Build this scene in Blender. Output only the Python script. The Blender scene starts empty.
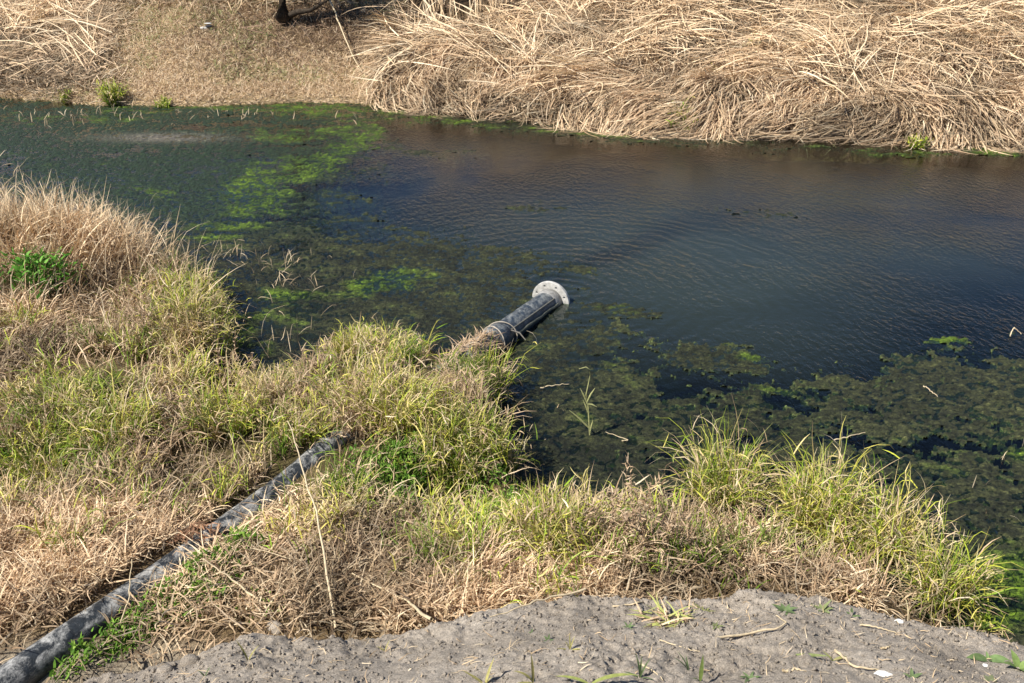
import bpy, math, random
import numpy as np
from mathutils import Vector, Matrix
rng = np.random.default_rng(7)
random.seed(7)
R = math.radians
scn = bpy.context.scene
COL = scn.collection

# ------------------------------------------------------------------ camera
W, H, F = 1024, 683, 900.0
PITCH = R(26.0); CZ = 4.0
cam_d = bpy.data.cameras.new('camera'); cam = bpy.data.objects.new('camera', cam_d); COL.objects.link(cam)
cam.location = (0, 0, CZ); cam.rotation_euler = (math.pi/2 - PITCH, 0, 0)
cam_d.sensor_width = 36; cam_d.lens = F/W*36; cam_d.clip_end = 2000; cam_d.clip_start = 0.05
scn.camera = cam
cp, sp = math.cos(PITCH), math.sin(PITCH)
def ray(px, py):
    a = (px - W/2)/F; b = -(py - H/2)/F
    return np.array([a, cp + b*sp, -sp + b*cp])
def at(px, py, z=0.0):
    d = ray(px, py); t = (z - CZ)/d[2]
    return np.array([d[0]*t, d[1]*t, z])
def proj(x, y, z):
    dz = z - CZ
    dep = y*cp - dz*sp; dep = np.maximum(dep, .05)
    up = y*sp + dz*cp
    return W/2 + F*x/dep, H/2 - F*up/dep

# ------------------------------------------------------------------ noise
def _h(ix, iy, s):
    n = (ix.astype(np.int64)*374761393 + iy.astype(np.int64)*668265263 + s*974634777) & 0xffffffff
    n = ((n ^ (n >> 13))*1274126177) & 0xffffffff
    n = (n ^ (n >> 16)) & 0xffff
    return n/65535.0
def vnoise(x, y, s=0):
    x = np.asarray(x, float); y = np.asarray(y, float)
    ix = np.floor(x); iy = np.floor(y); fx = x-ix; fy = y-iy
    fx = fx*fx*(3-2*fx); fy = fy*fy*(3-2*fy)
    a = _h(ix, iy, s); b = _h(ix+1, iy, s); c = _h(ix, iy+1, s); d = _h(ix+1, iy+1, s)
    return (a*(1-fx)+b*fx)*(1-fy) + (c*(1-fx)+d*fx)*fy - .5
def fbm(x, y, o=4, s=0, g=.5):
    r = 0; a = 1.0; x = np.asarray(x, float); y = np.asarray(y, float)
    for i in range(o):
        r = r + a*vnoise(x, y, s+i*17)
        x, y = (x*.8+y*.6)*2.03+5.1, (-x*.6+y*.8)*2.03+1.7; a *= g
    return r
def ss(x, a=0.0, b=1.0):
    t = np.clip((np.asarray(x, float)-a)/(b-a), 0, 1); return t*t*(3-2*t)

# ------------------------------------------------------------------ terrain
def blobs(lst, px, py):
    v = np.zeros_like(px)
    for cx, cy, rx, ry, t, s in lst:
        c, q = math.cos(R(t)), math.sin(R(t)); dx, dy = px-cx, py-cy
        v = np.maximum(v, s*np.exp(-(((dx*c+dy*q)/rx)**2 + ((-dx*q+dy*c)/ry)**2)**1.5*.9))
    return v
near_px = [(-420,190),(-200,205),(-60,215),(0,222),(60,236),(130,262),(180,280),(218,308),(243,358),(268,400),(300,398),(335,372),(372,350),(430,362),(478,392),(500,440),(512,486),(560,502),(640,505),(690,520),(760,528),(800,552),(860,585),(905,612),(960,640),(1024,660),(1200,720),(1500,800)]
far_px = [(-500,86),(-200,93),(0,98),(100,105),(200,107),(300,102),(360,104),(400,109),(480,117),(560,125),(640,133),(720,136),(800,140),(880,142),(960,145),(1024,147),(1300,158),(1700,172)]
NP = np.array([at(*p)[:2] for p in near_px]); NP = NP[np.argsort(NP[:,0])]
FP = np.array([at(*p)[:2] for p in far_px]); FP = FP[np.argsort(FP[:,0])]
def yn(x): return np.interp(x, NP[:,0], NP[:,1]) + .12*fbm(x*2.2, x*0+3, 3, 5)
def yf(x): return np.interp(x, FP[:,0], FP[:,1]) + .10*fbm(x*1.7, x*0+9, 3, 8)
PA = at(100, 622, .35); PB = at(551, 300, .0)     # pipe axis
PD = PB-PA
XR = at(372, 105)[0]                                  # where the reed bank begins
dips = [(at(455,505,.1)[:2], .26, .50), (at(15,498,.1)[:2], .40, .45), (at(792,548,.1)[:2], .16, .4), (at(250,372,.0)[:2], .25, .3)]
FD = [(*at(655,66,.9)[:2], .2), (*at(655,68,.9)[:2], .28), (*at(520,63,.8)[:2], .22)]
def height(x, y):
    x = np.asarray(x, float); y = np.asarray(y, float)
    dn = (yn(x)-y)*.85
    land = .06 + .22*ss(dn, 0, .7) + .10*ss(dn, .5, 3) + .07*fbm(x*1.6, y*1.6, 4, 3)*ss(dn, 0, .5)
    m = at(50, 262, .4)
    land = land + .38*np.exp(-(((x-m[0]+.5)/1.6)**2 + ((y-m[1])/.75)**2))*ss(dn, -.1, .6)
    for (c, r, dep) in dips:
        land = land - dep*np.exp(-(((x-c[0])**2 + (y-c[1])**2)/(r*r)))
    bed = -.38*ss(-dn, -.05, 1.2) + .05*fbm(x*1.2, y*1.2, 3, 21)
    near = np.where(dn > -.05, land*ss(dn, -.05, .12) + bed*(1-ss(dn, -.05, .12)), bed)
    df = (y-yf(x))*.93
    rt = ss(x, XR-.6, XR+.8)
    sl_r = .24*ss(df, -.05, .35) + .35*np.clip(df, 0, 4.6) + .34*fbm(x*.75, y*.9, 3, 31)*ss(df, .1, .9)
    sl_l = .05*ss(df, -.05, .15) + .41*np.clip(df, 0, 5.0) + .14*fbm(x*.9, y*.9, 3, 33)*ss(df, .1, 1.2)
    for (cx, cy, rr_) in FD: sl_r = sl_r - .4*np.exp(-(((x-cx)**2 + ((y-cy)*1.3)**2)/(rr_*rr_)))
    far = sl_r*rt + sl_l*(1-rt) + .02*np.clip(df-5.3, 0, 60)
    return np.where(df > 0, far, near*1.0)

crest_px = [(-400,770,.80),(-150,730,.80),(0,705,.78),(70,682,.76),(130,666,.78),(200,652,.80),(250,636,.82),(275,632,.84),(340,636,.84),(400,630,.84),(450,615,.86),(520,609,.86),(570,594,.88),(640,594,.88),(700,600,.86),(760,593,.86),(830,600,.86),(900,614,.86),(960,628,.84),(1024,645,.82),(1250,700,.8),(1500,760,.8)]
CP = np.array([at(a, b-3, c) for a, b, c in crest_px])
def mound(x, y, fine=True):
    yc = np.interp(x, CP[:,0], CP[:,1]) + .07*fbm(x*3.1, x*0, 4, 51)
    zc = np.interp(x, CP[:,0], CP[:,2])
    d = yc-y
    z = zc + np.where(d > 0, .40*np.minimum(d, 4) - .03*np.exp(-d*5), 0) - .03*(d <= 0) + np.where(d <= 0, 1.7*d, 0)
    z = z + .10*fbm(x*1.1, y*1.1, 2, 55)*ss(d, -.1, .6)
    z = z + .028*fbm(x*4.5, y*4.5, 3, 56)
    if fine:
        n = fbm(x*19, y*19, 5, 57, .72); n = np.sign(n)*np.abs(n)**.85
        patch = ss(fbm(x*1.7, y*1.7, 2, 60), -.25, .35)*.7 + .5*ss(-d, -.45, .0) + .2
        z = z + .028*patch*n
        z = z + .006*fbm(x*60, y*60, 2, 58)
    return z
def surf(x, y): return np.maximum(height(x, y), mound(x, y, False))
def hit(px, py, fn=surf):
    d = ray(px, py); t = np.linspace(1.5, 45, 9000)
    X, Y, Z = d[0]*t, d[1]*t, CZ+d[2]*t
    b = np.where(Z <= np.maximum(fn(X, Y), -0.001))[0]
    i = b[0] if len(b) else -1
    return np.array([X[i], Y[i], Z[i]])

# ------------------------------------------------------------------ objects
def tag(o, label=None, cat=None, group=None, kind=None):
    if label: o['label'] = label
    if cat: o['category'] = cat
    if group: o['group'] = group
    if kind: o['kind'] = kind
    return o
def link(name, me, mat=None, parent=None, smooth=False):
    o = bpy.data.objects.new(name, me); COL.objects.link(o)
    if mat: me.materials.append(mat)
    if parent: o.parent = parent
    if smooth: me.shade_smooth()
    return o
def empty(name, loc=(0,0,0), rz=0):
    o = bpy.data.objects.new(name, None); COL.objects.link(o); o.location = loc; o.rotation_euler = (0,0,rz)
    o.empty_display_size = .1
    return o
def mesh_np(name, V, Q, C=None, tri=False):
    me = bpy.data.meshes.new(name)
    V = np.asarray(V, np.float32); Q = np.asarray(Q, np.int32); k = Q.shape[1]
    me.vertices.add(len(V)); me.vertices.foreach_set('co', V.ravel())
    me.loops.add(Q.size); me.loops.foreach_set('vertex_index', Q.ravel())
    me.polygons.add(len(Q)); me.polygons.foreach_set('loop_start', np.arange(len(Q), dtype=np.int32)*k)
    if C is not None:
        a = me.color_attributes.new('tint', 'FLOAT_COLOR', 'POINT')
        C4 = np.ones((len(V), 4), np.float32); C4[:, :3] = C; a.data.foreach_set('color', C4.ravel())
    me.update(); me.validate()
    return me
def grid_mesh(name, xs, ys, fn, keep=None, colfn=None):
    X, Y = np.meshgrid(xs, ys); Z = fn(X, Y)
    return grid_from(name, X, Y, Z, keep, colfn)
def grid_from(name, X, Y, Z, keep=None, colfn=None):
    ny, nx = X.shape
    V = np.stack([X.ravel(), Y.ravel(), Z.ravel()], 1)
    i = np.arange(ny*nx).reshape(ny, nx)
    Q = np.stack([i[:-1,:-1], i[:-1,1:], i[1:,1:], i[1:,:-1]], -1).reshape(-1, 4)
    C = colfn(X.ravel(), Y.ravel(), Z.ravel()) if colfn else None
    if keep is not None:
        k = keep(X, Y, Z).ravel(); Q = Q[k[Q].all(1)]
        used = np.zeros(len(V), bool); used[Q.ravel()] = True
        m = np.cumsum(used)-1; Q = m[Q]; V = V[used]
        if C is not None: C = C[used]
    return mesh_np(name, V, Q, C)
def steps(*seg):
    out = []
    for a, b, s in seg: out += list(np.arange(a, b, s))
    out.append(seg[-1][1]); return np.array(out)

# ------------------------------------------------------------------ materials
def mat(name):
    m = bpy.data.materials.new(name); m.use_nodes = True
    nt = m.node_tree; nt.nodes.clear()
    return m, nt, nt.nodes.new('ShaderNodeOutputMaterial')
def N(nt, t, **kw):
    n = nt.nodes.new('ShaderNode'+t)
    for k, v in kw.items():
        if k in n.inputs.keys(): n.inputs[k].default_value = v
        else: setattr(n, k, v)
    return n
def noise(nt, vec, scale, detail=4, rough=.55, dist=0):
    n = N(nt, 'TexNoise'); n.inputs['Scale'].default_value = scale; n.inputs['Detail'].default_value = detail
    n.inputs['Roughness'].default_value = rough; n.inputs['Distortion'].default_value = dist
    nt.links.new(vec, n.inputs['Vector']); return n.outputs['Fac']
def ramp(nt, fac, stops):
    r = N(nt, 'ValToRGB'); e = r.color_ramp.elements
    while len(e) < len(stops): e.new(.5)
    for k, (p, c) in zip(e, stops): k.position = p; k.color = (*c, 1) if len(c) == 3 else c
    nt.links.new(fac, r.inputs['Fac']); return r.outputs['Color']
def mix(nt, f, a, b, mode='MIX'):
    n = N(nt, 'Mix', data_type='RGBA', blend_type=mode)
    for s, v in ((n.inputs['Factor'], f), (n.inputs['A'], a), (n.inputs['B'], b)):
        if isinstance(v, bpy.types.NodeSocket): nt.links.new(v, s)
        else: s.default_value = v if not isinstance(v, tuple) or len(v) == 4 else (*v, 1)
    return n.outputs['Result']
def pos(nt):
    return N(nt, 'NewGeometry').outputs['Position']
def bump(nt, hgt, dist, strength=1.0, prev=None):
    b = N(nt, 'Bump'); b.inputs['Distance'].default_value = dist; b.inputs['Strength'].default_value = strength
    nt.links.new(hgt, b.inputs['Height'])
    if prev: nt.links.new(prev, b.inputs['Normal'])
    return b.outputs['Normal']
def stretch(nt, vec, sc, rz=0):
    m = N(nt, 'Mapping'); m.inputs['Scale'].default_value = sc; m.inputs['Rotation'].default_value = (0,0,rz)
    nt.links.new(vec, m.inputs['Vector']); return m.outputs['Vector']

def foliage_mat(name, trans=.16, rough=.6, spec=.15):
    m, nt, out = mat(name)
    a = N(nt, 'Attribute', attribute_name='tint')
    n = noise(nt, pos(nt), 60, 2)
    c = mix(nt, 1.0, a.outputs['Color'], ramp(nt, n, [(.3,(.78,.76,.74)),(.7,(1.15,1.13,1.1))]), 'MULTIPLY')
    p = N(nt, 'BsdfPrincipled'); p.inputs['Roughness'].default_value = rough; p.inputs['Specular IOR Level'].default_value = spec
    nt.links.new(c, p.inputs['Base Color'])
    t = N(nt, 'BsdfTranslucent'); nt.links.new(c, t.inputs['Color'])
    s = N(nt, 'MixShader'); s.inputs[0].default_value = trans
    nt.links.new(p.outputs[0], s.inputs[1]); nt.links.new(t.outputs[0], s.inputs[2]); nt.links.new(s.outputs[0], out.inputs[0])
    return m
M_GRASS = foliage_mat('grass_blades'); M_REED = foliage_mat('dry_reeds', .12, .6, .2)

def ground_mat():
    m, nt, out = mat('bank_ground')
    P = pos(nt)
    a = N(nt, 'Attribute', attribute_name='tint')
    n1 = noise(nt, P, 9, 6, .7); n2 = noise(nt, P, 45, 4, .7)
    c = mix(nt, 1.0, a.outputs['Color'], ramp(nt, n1, [(.3,(.6,.58,.55)),(.7,(1.3,1.28,1.2))]), 'MULTIPLY')
    c = mix(nt, 1.0, c, ramp(nt, n2, [(.3,(.55,.55,.55)),(.68,(1.45,1.42,1.35))]), 'MULTIPLY')
    p = N(nt, 'BsdfPrincipled'); p.inputs['Roughness'].default_value = .95; p.inputs['Specular IOR Level'].default_value = .1
    nt.links.new(c, p.inputs['Base Color'])
    nt.links.new(bump(nt, n2, .03), p.inputs['Normal'])
    nt.links.new(p.outputs[0], out.inputs[0]); return m
def soil_mat():
    m, nt, out = mat('dry_clay_soil')
    P = pos(nt)
    n1 = noise(nt, P, 2.2, 5, .6); n2 = noise(nt, P, 40, 6, .75); n3 = noise(nt, P, 150, 4, .7)
    c = ramp(nt, n1, [(.32,(.31,.268,.22)),(.5,(.385,.335,.278)),(.68,(.455,.40,.335))])
    c = mix(nt, 1.0, c, ramp(nt, n2, [(.3,(.78,.77,.75)),(.55,(1,1,1)),(.72,(1.22,1.2,1.15))]), 'MULTIPLY')
    c = mix(nt, 1.0, c, ramp(nt, n3, [(.3,(.6,.6,.6)),(.5,(.95,.95,.95)),(.68,(1.5,1.46,1.38))]), 'MULTIPLY')
    p = N(nt, 'BsdfPrincipled'); p.inputs['Roughness'].default_value = .97; p.inputs['Specular IOR Level'].default_value = .12
    nt.links.new(c, p.inputs['Base Color'])
    b = bump(nt, n2, .010); b = bump(nt, n3, .005, 1.0, b)
    nt.links.new(b, p.inputs['Normal']); nt.links.new(p.outputs[0], out.inputs[0]); return m
def algae_mat():
    m, nt, out = mat('algae')
    P = pos(nt); a = N(nt, 'Attribute', attribute_name='tint')
    S = stretch(nt, P, (1.0, 1.6, 1), .5)
    n1 = noise(nt, S, 14, 6, .7, .4); n2 = noise(nt, P, 55, 4, .7)
    c = mix(nt, 1.0, a.outputs['Color'], ramp(nt, n1, [(.32,(.2,.24,.22)),(.46,(.7,.72,.68)),(.56,(1.2,1.2,1.0)),(.68,(3.0,2.9,2.2))]), 'MULTIPLY')
    c = mix(nt, 1.0, c, ramp(nt, n2, [(.32,(.35,.38,.36)),(.66,(1.8,1.75,1.55))]), 'MULTIPLY')
    p = N(nt, 'BsdfPrincipled'); p.inputs['Roughness'].default_value = .55; p.inputs['Specular IOR Level'].default_value = .3
    nt.links.new(c, p.inputs['Base Color'])
    b = bump(nt, n1, .03); b = bump(nt, n2, .012, 1, b)
    nt.links.new(b, p.inputs['Normal']); nt.links.new(p.outputs[0], out.inputs[0]); return m
def water_mat():
    m, nt, out = mat('stream_water')
    P = pos(nt)
    S1 = stretch(nt, P, (1.7, .9, 1), R(35)); S2 = stretch(nt, P, (1.0, 1.2, 1), R(-25))
    w1 = noise(nt, S1, 9, 3, .55, .3); w2 = noise(nt, S2, 22, 3, .6, .2); w3 = noise(nt, P, .55, 3, .5)
    k = N(nt, 'Math', operation='MULTIPLY'); nt.links.new(w1, k.inputs[0])
    rr = N(nt, 'MapRange'); rr.inputs['From Min'].default_value = .38; rr.inputs['From Max'].default_value = .62
    rr.inputs['To Min'].default_value = .12; rr.inputs['To Max'].default_value = 1.15
    nt.links.new(w3, rr.inputs['Value']); nt.links.new(rr.outputs[0], k.inputs[1])
    b = bump(nt, k.outputs[0], .015); b = bump(nt, w2, .0028, 1, b)
    mp = N(nt, 'Mapping'); mp.inputs['Location'].default_value = (-PB[0]-.15, -PB[1]-.25, 0); nt.links.new(P, mp.inputs['Vector'])
    wv = N(nt, 'TexWave', wave_type='RINGS', rings_direction='Z'); wv.inputs['Scale'].default_value = 1.5; wv.inputs['Distortion'].default_value = 9; wv.inputs['Detail'].default_value = 3; wv.inputs['Detail Scale'].default_value = 1.2
    nt.links.new(mp.outputs[0], wv.inputs['Vector'])
    ln = N(nt, 'VectorMath', operation='LENGTH'); nt.links.new(mp.outputs[0], ln.inputs[0])
    fo_ = N(nt, 'MapRange'); fo_.inputs['From Min'].default_value = .2; fo_.inputs['From Max'].default_value = 5.0; fo_.inputs['To Min'].default_value = 1; fo_.inputs['To Max'].default_value = 0
    nt.links.new(ln.outputs['Value'], fo_.inputs['Value'])
    kk = N(nt, 'Math', operation='MULTIPLY'); nt.links.new(wv.outputs['Fac'], kk.inputs[0]); nt.links.new(fo_.outputs[0], kk.inputs[1])
    b = bump(nt, kk.outputs[0], .0042, 1, b)
    tr = N(nt, 'BsdfTransparent'); tr.inputs['Color'].default_value = (.50,.60,.50,1)
    df = N(nt, 'BsdfDiffuse'); df.inputs['Color'].default_value = (.046,.060,.046,1)
    s1 = N(nt, 'MixShader'); ma = N(nt, 'Attribute', attribute_name='tint'); mm = N(nt, 'Math', operation='MULTIPLY'); mm.inputs[1].default_value = .54; nt.links.new(ma.outputs['Fac'], mm.inputs[0]); nt.links.new(mm.outputs[0], s1.inputs[0])
    nt.links.new(tr.outputs[0], s1.inputs[1]); nt.links.new(df.outputs[0], s1.inputs[2])
    gl = N(nt, 'BsdfGlossy'); gl.inputs['Roughness'].default_value = .06; gl.inputs['Color'].default_value = (1,1,1,1)
    nt.links.new(b, gl.inputs['Normal'])
    fr = N(nt, 'Fresnel'); fr.inputs['IOR'].default_value = 1.333; nt.links.new(b, fr.inputs['Normal'])
    s2 = N(nt, 'MixShader'); nt.links.new(fr.outputs[0], s2.inputs[0])
    nt.links.new(s1.outputs[0], s2.inputs[1]); nt.links.new(gl.outputs[0], s2.inputs[2])
    nt.links.new(s2.outputs[0], out.inputs[0]); return m
def plain(name, c, rough=.6, spec=.4, nscale=20, lo=.7, hi=1.25, bmp=.004, metal=0):
    m, nt, out = mat(name); P = pos(nt)
    n = noise(nt, P, nscale, 5, .65)
    cc = mix(nt, 1.0, (*c, 1), ramp(nt, n, [(.3,(lo,)*3),(.7,(hi,)*3)]), 'MULTIPLY')
    p = N(nt, 'BsdfPrincipled'); p.inputs['Roughness'].default_value = rough; p.inputs['Specular IOR Level'].default_value = spec
    p.inputs['Metallic'].default_value = metal
    nt.links.new(cc, p.inputs['Base Color']); nt.links.new(bump(nt, n, bmp), p.inputs['Normal'])
    nt.links.new(p.outputs[0], out.inputs[0]); return m
def pipe_mat(name, base, dust, amt, rough=.5):
    m, nt, out = mat(name); P = pos(nt)
    S = stretch(nt, P, (1, .7, 1.4), R(30))
    n1 = noise(nt, S, 9, 9, .78, .25); n2 = noise(nt, P, 60, 4, .7); n3 = noise(nt, P, 22, 5, .7, 1)
    f = ramp(nt, n1, [(amt-.04,(0,0,0)),(amt+.10,(1,1,1))])
    g = N(nt, 'SeparateXYZ'); nt.links.new(N(nt, 'NewGeometry').outputs['Normal'], g.inputs[0])
    up = N(nt, 'MapRange'); up.inputs['From Min'].default_value = .0; up.inputs['From Max'].default_value = .8
    nt.links.new(g.outputs[2], up.inputs['Value'])      # dust settles on what faces up
    ff = N(nt, 'Math', operation='MULTIPLY'); nt.links.new(f, ff.inputs[0]); nt.links.new(up.outputs[0], ff.inputs[1])
    d = mix(nt, 1.0, (*dust, 1), ramp(nt, n2, [(.3,(.55,)*3),(.7,(1.3,)*3)]), 'MULTIPLY')
    b0 = mix(nt, 1.0, (*base, 1), ramp(nt, n3, [(.35,(.6,)*3),(.7,(1.7,)*3)]), 'MULTIPLY')
    c = mix(nt, ff.outputs[0], b0, d)
    p = N(nt, 'BsdfPrincipled'); p.inputs['Roughness'].default_value = rough; p.inputs['Specular IOR Level'].default_value = .35
    nt.links.new(c, p.inputs['Base Color']); nt.links.new(bump(nt, n3, .006), p.inputs['Normal'])
    nt.links.new(p.outputs[0], out.inputs[0]); return m

# ------------------------------------------------------------------ ground, water, mound
def ground_col(x, y, z):
    px, py = proj(x, y, z)
    c = np.tile(np.array([.20,.145,.085]), (len(x), 1))
    e = blobs([(60,262,170,75,0,1)], px, py)[:, None]; c = c*(1-e) + np.array([.46,.36,.22])*e
    e = blobs([(300,420,260,90,0,1)], px, py)[:, None]; c = c*(1-e) + np.array([.10,.085,.04])*e  # ground painted darker for the shadow gaps between tall grass
    far = (y > yf(x)-.1)
    c[far] = (.17,.12,.07)
    lf = far & (x < XR+.3); c[lf] = (.44,.335,.20)
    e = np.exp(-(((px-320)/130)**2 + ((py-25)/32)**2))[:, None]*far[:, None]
    c = c*(1-.6*e) + np.array([.16,.10,.06])*.6*e  # brown tint puts the shade around the tree into the litter colour
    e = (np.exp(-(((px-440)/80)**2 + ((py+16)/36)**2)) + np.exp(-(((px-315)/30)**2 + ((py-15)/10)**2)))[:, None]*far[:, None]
    e = np.clip(e*1.3, 0, 1); c = c*(1-e) + np.array([.05,.035,.022])*e  # shade under the shrub and at the tree root painted into the ground
    yc = np.interp(x, CP[:,0], CP[:,1]); e = ss(yc+np.interp(x, [-2.4, -1.2], [1.0, .35])-y, 0, .3)[:, None]; c = c*(1-e) + np.array([.30,.26,.21])*e
    e = ss(-z, -.04, .05)[:, None]*(~far)[:, None]; c = c*(1-e) + np.array([.007,.011,.014])*e
    return c
xs = np.concatenate([steps((-300,-60,20),(-60,-16,1.5),(-16,-7,.3),(-7,4.6,.05),(4.6,14,.25),(14,60,1.5),(60,300,20))])
ys = steps((-60,-4,4),(-4,3.4,.3),(3.4,9.6,.045),(9.6,15,.2),(15,26,.09),(26,40,.6),(40,120,6),(120,600,40))
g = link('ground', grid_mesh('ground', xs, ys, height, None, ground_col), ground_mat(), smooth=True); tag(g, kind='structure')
ms = grid_mesh('soil', steps((-12,-3.4,.12),(-3.4,3.4,.012),(3.4,12,.12)), steps((-8,2,.15),(2,4.7,.012),(4.7,5.4,.05)), mound,
               lambda X, Y, Z: Z > height(X, Y)-.25)
o = link('soil_ground', ms, soil_mat(), smooth=True); tag(o, kind='structure')
WX = steps((-40,-14,1),(-14,8,.2),(8,40,1)); WY = steps((3.6,22,.2),(22,40,1))
def murk(x, y, z):
    px, py = proj(x, y, z); v = blobs([(640,270,260,95,-6,.9),(800,230,220,50,0,.8),(560,340,120,60,0,.5)], px, py) + .5*fbm(x*.35, y*.5, 3, 120) - .5*blobs([(625,248,85,11,-24,1),(700,222,60,14,-10,.5)], px+20*fbm(x, y, 2, 122), py)
    v = v - .4*ss(py, 380, 460); v = np.clip(v, .03, 1)[:, None]; return v*np.ones(3)
wm = grid_mesh('water', WX, WY, lambda X, Y: X*0, lambda X, Y, Z: (Y < yf(X)+1.4), murk)
o = link('water', wm, water_mat(), smooth=True); tag(o, kind='structure')

# ------------------------------------------------------------------ algae (mats under and at the surface)
# (px, py, rx, ry, tilt degrees, strength)
brown = [(250,350,90,50,0,.85),(200,112,240,11,1,.85),(520,124,220,9,5,.8),(420,150,60,10,0,.4),(168,138,62,5,0,1.1),(950,400,150,52,-3,.9),(1000,520,150,110,0,.9),(880,460,120,60,0,.7),(1024,620,90,60,0,.6),(600,430,105,85,0,.85),(560,345,60,40,0,.7),(700,440,130,62,0,.85),
         (712,360,62,16,3,.8),(735,388,60,12,6,.6),(620,309,42,6,2,.75),(430,280,120,44,3,.9),(330,275,130,46,0,.9),(390,330,120,40,0,.85),(500,275,90,18,-8,.5),(740,520,90,40,0,.5),
         (120,190,200,46,0,.78),(60,140,150,36,0,.7),(240,165,130,40,0,.65),(180,240,150,30,0,.75),(330,215,50,30,0,.35),(20,498,50,22,0,.5),(455,505,50,20,0,.4),(530,205,34,7,0,.55),(770,215,70,5,0,.2)]
green = [(330,155,58,11,-24,.95),(262,192,46,26,-34,.85),(225,228,60,14,-10,.5),(300,135,60,7,0,.7),(60,118,90,6,0,.4),(300,110,120,10,3,.6),(430,120,110,8,6,.5),(560,130,90,5,5,.4),(170,107,90,6,0,.5),(350,128,60,12,-10,.45),(250,330,60,26,0,.4),
         (1000,153,45,4,4,.8),(880,152,80,3,4,.45),(385,282,42,14,-5,.85),(290,300,50,14,0,.6),(148,190,26,4,3,.8),(1010,590,55,38,0,.9),(1000,450,60,12,0,.45),(970,560,50,14,0,.45),
         (755,358,30,4,2,.6),(950,338,70,4,-2,.6),(760,388,40,4,10,.5),(20,498,50,22,0,.7),(600,360,20,8,0,.35),(620,309,42,5,2,.35),(930,470,40,10,0,.3)]
U = np.linspace(-.72, .72, 1100)
Yr = [4.0]
while Yr[-1] < 21.5: Yr.append(Yr[-1]*(1+.0042))
Yr = np.array(Yr); YY, UU = np.meshgrid(Yr, U, indexing='ij'); XX = UU*(YY*cp + CZ*sp)
PX, PY = proj(XX, YY, 0*XX)
fb = fbm(XX*3.2+.6*YY, YY*5.2, 5, 71, .62); fs = fbm(XX*14, YY*19, 4, 75, .6)
wob = 34*fbm(XX*1.3, YY*1.3, 3, 77)
Bm = blobs(brown, PX+wob, PY+wob*.45); Gm = blobs(green, PX+wob*.5, PY+wob*.22)
Mk = np.maximum(Bm, Gm)
lfw = ss(PX, 420, 250)*ss(PY, 250, 200); rgw = ss(PX, 540, 640)*ss(PY, 290, 320); val = Mk - .36 - .10*rgw + (.62-.1*lfw)*fb + .34*fs + .25*fbm(XX*.9, YY*1.6, 2, 83)
ZM = np.clip(.15*val, -.09, .011) - .007 - .0035*ss(Gm, .35, .7)*ss(PX, 460, 400) + .016*fs + .014*fbm(XX*38, YY*50, 2, 79)
def algae_col(x, y, z):
    gg = Gm.ravel()[:, None]; bb = Bm.ravel()[:, None]; fn = fb.ravel()[:, None]
    c = np.array([.022,.025,.013])*(1-0*bb) + np.maximum(fn, -.3)*np.array([.030,.032,.014])
    rt = ss(PX.ravel(), 780, 900)[:, None]*ss(PY.ravel(), 300, 360)[:, None]; c = c + rt*np.array([.010,.010,.006])
    lf = ss(PX.ravel(), 420, 250)*ss(PY.ravel(), 250, 210)
    c = c*(1-lf[:, None]) + np.array([.016,.030,.018])*lf[:, None]
    gn = ss(gg*1.35 + .8*fn, .30, 1.15)
    gcol = np.array([.040,.070,.007]) + fn*np.array([.06,.085,.01])
    c = c*(1-gn) + gcol*gn
    gr = np.exp(-(((PX.ravel()-165)/62)**2+((PY.ravel()-138)/4.5)**2))[:, None]; c = c*(1-gr)+gr*np.array([.13,.115,.115])
    ed = np.exp(-((val.ravel()-.03)/.05)**2)[:, None]*ss(PX.ravel(), 560, 640)[:, None]*ss(PY.ravel(), 300, 330)[:, None]; c = c*(1-.6*ed) + ed*.6*np.array([.10,.135,.05])
    em = ss(z, -.002, .012)[:, None]; c = c*(1+.25*em) + em*np.array([.02,.03,.005])*gn
    return np.clip(c, .01, .6)
am = grid_from('algae', XX, YY, ZM, lambda X, Y, Z: (val > -.30+.22*rgw) & (Mk > .08+.2*fb) & (Y < yf(X)+.05) & (Z > height(X, Y)), algae_col)
o = link('algae', am, algae_mat(), smooth=True); tag(o, 'brown and green algae mats floating at the surface of the stream', 'algae', kind='stuff')

# ------------------------------------------------------------------ blades
STRAW = np.array([[.74,.60,.405],[.64,.49,.31],[.53,.39,.245],[.62,.46,.30],[.40,.285,.175],[.78,.66,.47],[.25,.17,.105]])
STRAWP = np.array([.22,.24,.18,.12,.10,.08,.06])
PINK = np.array([[.62,.46,.30],[.52,.37,.23],[.70,.55,.38],[.38,.26,.16]]); PINKP = np.array([.35,.3,.2,.15])
GREEN = np.array([[.22,.40,.028],[.15,.33,.02],[.33,.47,.04],[.45,.53,.065],[.07,.20,.014]]); GREENP = np.array([.26,.26,.22,.12,.14])
YEL = np.array([[.55,.54,.085],[.68,.60,.16],[.46,.50,.06],[.76,.62,.29]]); YELP = np.array([.3,.25,.25,.2])
def pick(P, p, n): return P[rng.choice(len(P), n, p=p/p.sum())]*(rng.uniform(.82, 1.18, (n, 1)))
def frame(nx, ny, nz):
    n = np.stack([nx, ny, nz], 1); n /= np.linalg.norm(n, axis=1)[:, None]; return n
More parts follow.
